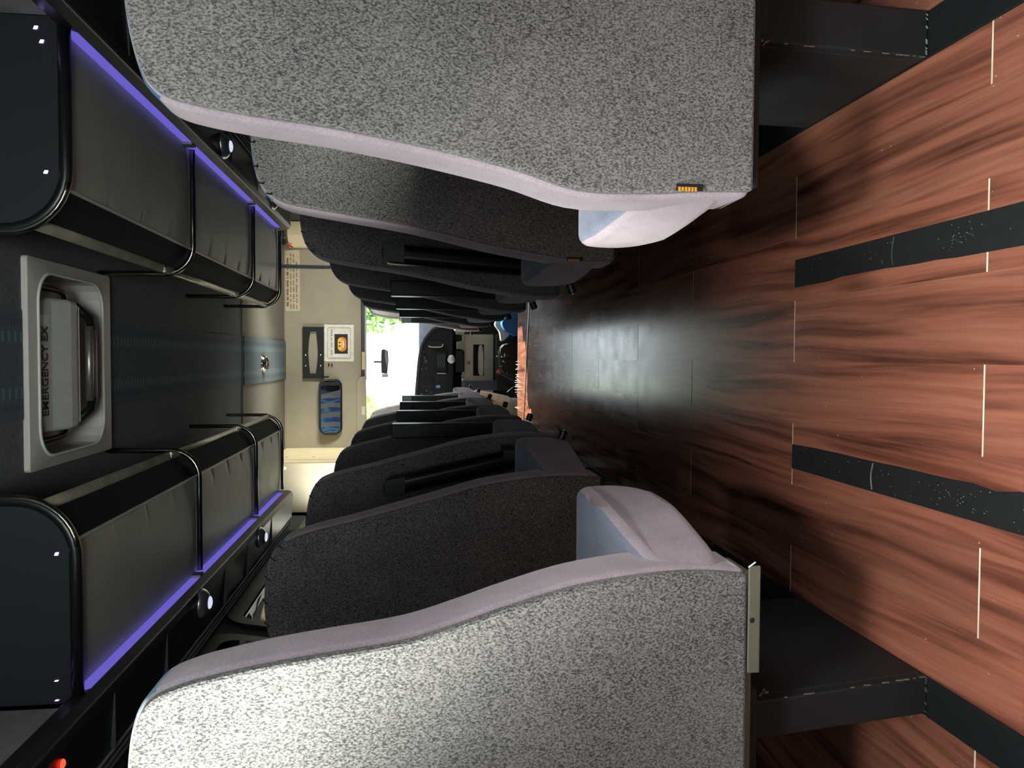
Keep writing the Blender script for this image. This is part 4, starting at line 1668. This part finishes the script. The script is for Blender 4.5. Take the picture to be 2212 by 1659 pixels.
# jumble of dark bags on the cab floor
D2 = 6.92
rnd = random.Random(12)
jb = thing('tool_bag', (0, D2, 0), 'open black tool bag on the cab floor beside the floor edge', 'bag')
a, b = PX(1118, 742, D2), PX(1082, 812, D2)
bm = bmesh.new()
pts = spline([(b[0], a[1] - 0.12), (a[0], a[1] - 0.12), (a[0] - .01, b[1] - .02), ((a[0] + b[0]) / 2, b[1] + 0.01), (b[0] + .02, b[1] - .03)], 4, True)
prism(bm, pts, 'Y', 0, 0.22)
obj('bag_body', bm, 'ink', jb, bevel=0.02, seg=3)
for q in range(14):
    bm = bmesh.new()
    px_, py_ = rnd.uniform(1076, 1096), rnd.uniform(762, 806)
    a = PX(px_, py_, D2)
    tube(bm, [(a[0], -0.01, a[1]), (a[0] + rnd.uniform(-.03, .03), -0.02, a[1] + rnd.uniform(-.02, .03))], rnd.uniform(.004, .009), 7)
    obj('tool', bm, rnd.choice(['alloy', 'dash_edge', 'blackp', 'chrome']), jb)
bm = bmesh.new()
a, b = PX(1078, 805, D2), PX(1120, 828, D2)
tube(bm, [(a[0], D2 - 0.05, a[1]), (b[0], D2 - 0.02, b[1])], 0.012, 8)
br = tag(obj('ice_scraper', bm, 'capgrey'), 'grey rod with a red tip leaning by the tool bag', 'tool')
bm = bmesh.new()
a2 = PX(1073, 801, D2)
tube(bm, [(a[0], D2 - 0.05, a[1]), (a2[0], D2 - 0.055, a2[1])], 0.017, 8)
obj('tip', bm, 'red', br)

# blue and white cloths on the right
D3 = 6.80
def cloth(name, pix, mat, lab, cat, y, th):
    pts = [PX(p[0], p[1], D3) for p in pix]
    bm = bmesh.new()
    prism(bm, spline(pts, 4, True), 'Y', y, y + th)
    bmesh.ops.subdivide_edges(bm, edges=bm.edges, cuts=1)
    return tag(obj(name, bm, mat, bevel=0.012, seg=3), lab, cat)
cloth('blue_bag', [(1118, 676), (1098, 682), (1085, 695), (1090, 712), (1106, 722), (1119, 722)], 'blue', 'bright blue cloth bag beside the floor edge on the right of the cab', 'bag', D3, 0.16)
cloth('white_towel', [(1078, 690), (1074, 700), (1084, 716), (1088, 736), (1104, 724), (1100, 716), (1090, 706), (1086, 694)], 'white_b', 'white towel bunched behind the bright blue bag', 'towel', D3 + 0.17, 0.10)

# driver seat, cream, left
ds = thing('driver_seat', (-0.62, 6.85, 0), 'cream driver seat with a fold-down armrest at the front left', 'seat')
bm = bmesh.new()
box(bm, (-0.24, -0.06, -0.10), (0.24, 0.07, 0.66))
obj('backrest', bm, 'console', ds, bevel=0.04, seg=4)
bm = bmesh.new()
box(bm, (-0.24, 0.05, -0.06), (0.24, 0.5, 0.06))
obj('cushion', bm, 'console', ds, bevel=0.04, seg=4)
bm = bmesh.new()
box(bm, (-0.16, 0.0, -0.33), (0.16, 0.4, -0.05))
obj('pedestal', bm, 'blackp', ds, bevel=0.02)
# armrest on the aisle side
d_ = 6.8
pts = [(1021, 846), (1030, 843), (1050, 846), (1075, 851), (1098, 856), (1105, 861), (1104, 868), (1096, 878), (1088, 874), (1074, 869), (1060, 862), (1040, 855), (1023, 852)]
pp = [PX(p[0], p[1], d_) for p in pts]
bm = bmesh.new()
prism(bm, [(p[0] + 0.62, p[1]) for p in pp], 'Y', -0.05, 0.06)
obj('armrest', bm, 'white_b', ds, bevel=0.012, seg=3)
bm = bmesh.new()
a, b = PX(1103, 862, d_), PX(1126, 872, d_)
box(bm, (b[0] + 0.62, -0.04, b[1]), (a[0] + 0.62, 0.2, a[1]))
obj('side_cover', bm, 'white', ds, bevel=0.01)

# rear view mirror in the windscreen
rv = thing('rear_view_mirror', (0, 7.60, 0), 'dark elongated rear view mirror seen against the bright windscreen', 'mirror')
bm = bmesh.new()
pts = [PX(824, 756), PX(829, 754), PX(838, 758), PX(839, 780), PX(837, 800), PX(836, 808), PX(824, 806), PX(823, 780)]
prism(bm, pts, 'Y', 0, 0.05)
obj('housing', bm, 'capgrey', rv, bevel=0.006)
bm = bmesh.new()
pts = [PX(831, 757), PX(837, 759), PX(838, 780), PX(836, 795), PX(832, 775)]
prism(bm, pts, 'Y', -0.006, 0.0)
obj('mirror_glass', bm, 'alloy', rv)
plate('end_piece', (825, 808), (838, 815), 0.0, 0.05, 'tissue', rv, 0.004)
bm = bmesh.new()
a = PX(829, 782)
tube(bm, [(a[0], 0.04, a[1]), (a[0], 0.20, a[1] + 0.10)], 0.010, 8)
obj('stem', bm, 'blackp', rv)

# cream sun visor to the left of the header
vs_ = thing('sun_visor', (0, 6.575, 0), 'cream sun visor panel with a pale sticker under the bulkhead on the left', 'visor')
bm = bmesh.new()
a, b = PX(771, 812, 6.575), PX(791, 975, 6.575)
x0, x1 = b[0] + 0.05, a[0]
pts = [(x1, a[1] - 0.075), (x1 - 0.008, a[1] - 0.03), (x1 - 0.05, a[1]), (x0, a[1]), (x0, a[1] - 0.082)]
prism(bm, pts, 'Y', -0.02, 0.01)
obj('panel', bm, 'taupe', vs_, bevel=0.006, seg=3)
plate('sticker', (782, 878), (789, 896), -0.023, 0.003, 'label', vs_, 0.0005, 6.575)
bm = bmesh.new()
a, b = PX(781, 760, 6.575), PX(789, 800, 6.575)
tag(obj('header_light', (lambda m: (box(m, (a[0] - .15, Y_BULK - 0.006, b[1]), (a[0], Y_BULK + 0.0, a[1])), m)[1])(bm), 'cream', bevel=0.003),
    'small cream plate on the dark header above the windscreen', 'plate')

# seat-side magazine edge of the cable on the cab floor
bm = bmesh.new()
pts = [PX(1095, 848, 6.62), PX(1104, 840, 6.62), PX(1112, 836, 6.62), PX(1119, 846, 6.62)]
tube(bm, [(p[0], 6.62, p[1]) for p in spline(pts, 5)], 0.004, 6)
tag(obj('loose_cable', bm, 'blackp', smooth=True), 'thin black cable looping at the floor edge by the driver seat', 'cable')

# ragged fibres at the front edge of the floor
bm = bmesh.new()
rnd = random.Random(9)
for q in range(34):
    x = rnd.uniform(-0.45, 0.15)
    if rnd.random() < 0.5:
        x = rnd.gauss(-0.22, 0.05)
    tube(bm, [(x, 6.552, -0.016), (x + rnd.uniform(-.01, .01), 6.575, rnd.uniform(-0.02, 0.008))], 0.0016, 4)
tag(obj('frayed_edge', bm, 'white_b'), 'frayed pale fibres along the front edge of the wooden floor', 'fringe', kind='stuff')

# ------------------------------------------------------------------ outside
bm = bmesh.new()
box(bm, (-40, -10, -1.3), (40, 60, -1.25))
tag(obj('ground', bm, 'road'), kind='structure')


def tree(loc, h, r, mat, label, seed, nleaf=2600):
    t = thing('leafy_tree', loc, label, 'tree', 'trees outside the windscreen')
    rnd = random.Random(seed)
    bm = bmesh.new()
    tube(bm, [(0, 0, 0), (0.1, 0, h * 0.35), (0.0, 0.1, h * 0.7)], 0.13, 8)
    for q in range(6):
        a = rnd.uniform(0, 2 * pi)
        tube(bm, [(0.05, 0, h * 0.35), (cos(a) * r * .5, sin(a) * r * .5, h * rnd.uniform(.5, .8))], 0.04, 5)
    obj('trunk', bm, 'bark', t)
    bm = bmesh.new()
    for q in range(nleaf):
        while True:
            p = Vector((rnd.uniform(-1, 1), rnd.uniform(-1, 1), rnd.uniform(-1, 1)))
            if 0.25 < p.length < 1 and sin(p.x * 7 + seed) * cos(p.z * 6) * sin(p.y * 5 + 1) > -0.35:
                break
        c = Vector((p.x * r, p.y * r, h * 0.66 + p.z * h * 0.27))
        s_ = rnd.uniform(0.06, 0.14)
        e1 = Vector((rnd.uniform(-1, 1), rnd.uniform(-1, 1), rnd.uniform(-1, 1))).normalized()
        e2 = e1.orthogonal().normalized()
        vs = [bm.verts.new(c + e1 * s_), bm.verts.new(c + e2 * s_ * .5), bm.verts.new(c - e1 * s_), bm.verts.new(c - e2 * s_ * .5)]
        bm.faces.new(vs)
    tag(obj('foliage', bm, mat, t), kind='stuff')
    return t


tree((-2.15, 15.0, -1.25), 6.0, 1.7, 'leaf_a', 'light green leafy tree outside the windscreen on the left', 1, 4500)
tree((-4.6, 19.0, -1.25), 7.0, 2.5, 'leaf_a', 'light green leafy tree standing behind the left-hand one outside', 2, 3000)
tree((1.35, 22.0, -1.25), 5.6, 0.7, 'leaf_b', 'small darker green leafy tree outside the windscreen on the right', 3, 900)
tree((3.3, 20.0, -1.25), 6.4, 1.6, 'leaf_a', 'light green leafy tree right of the darker one outside', 4, 3000)
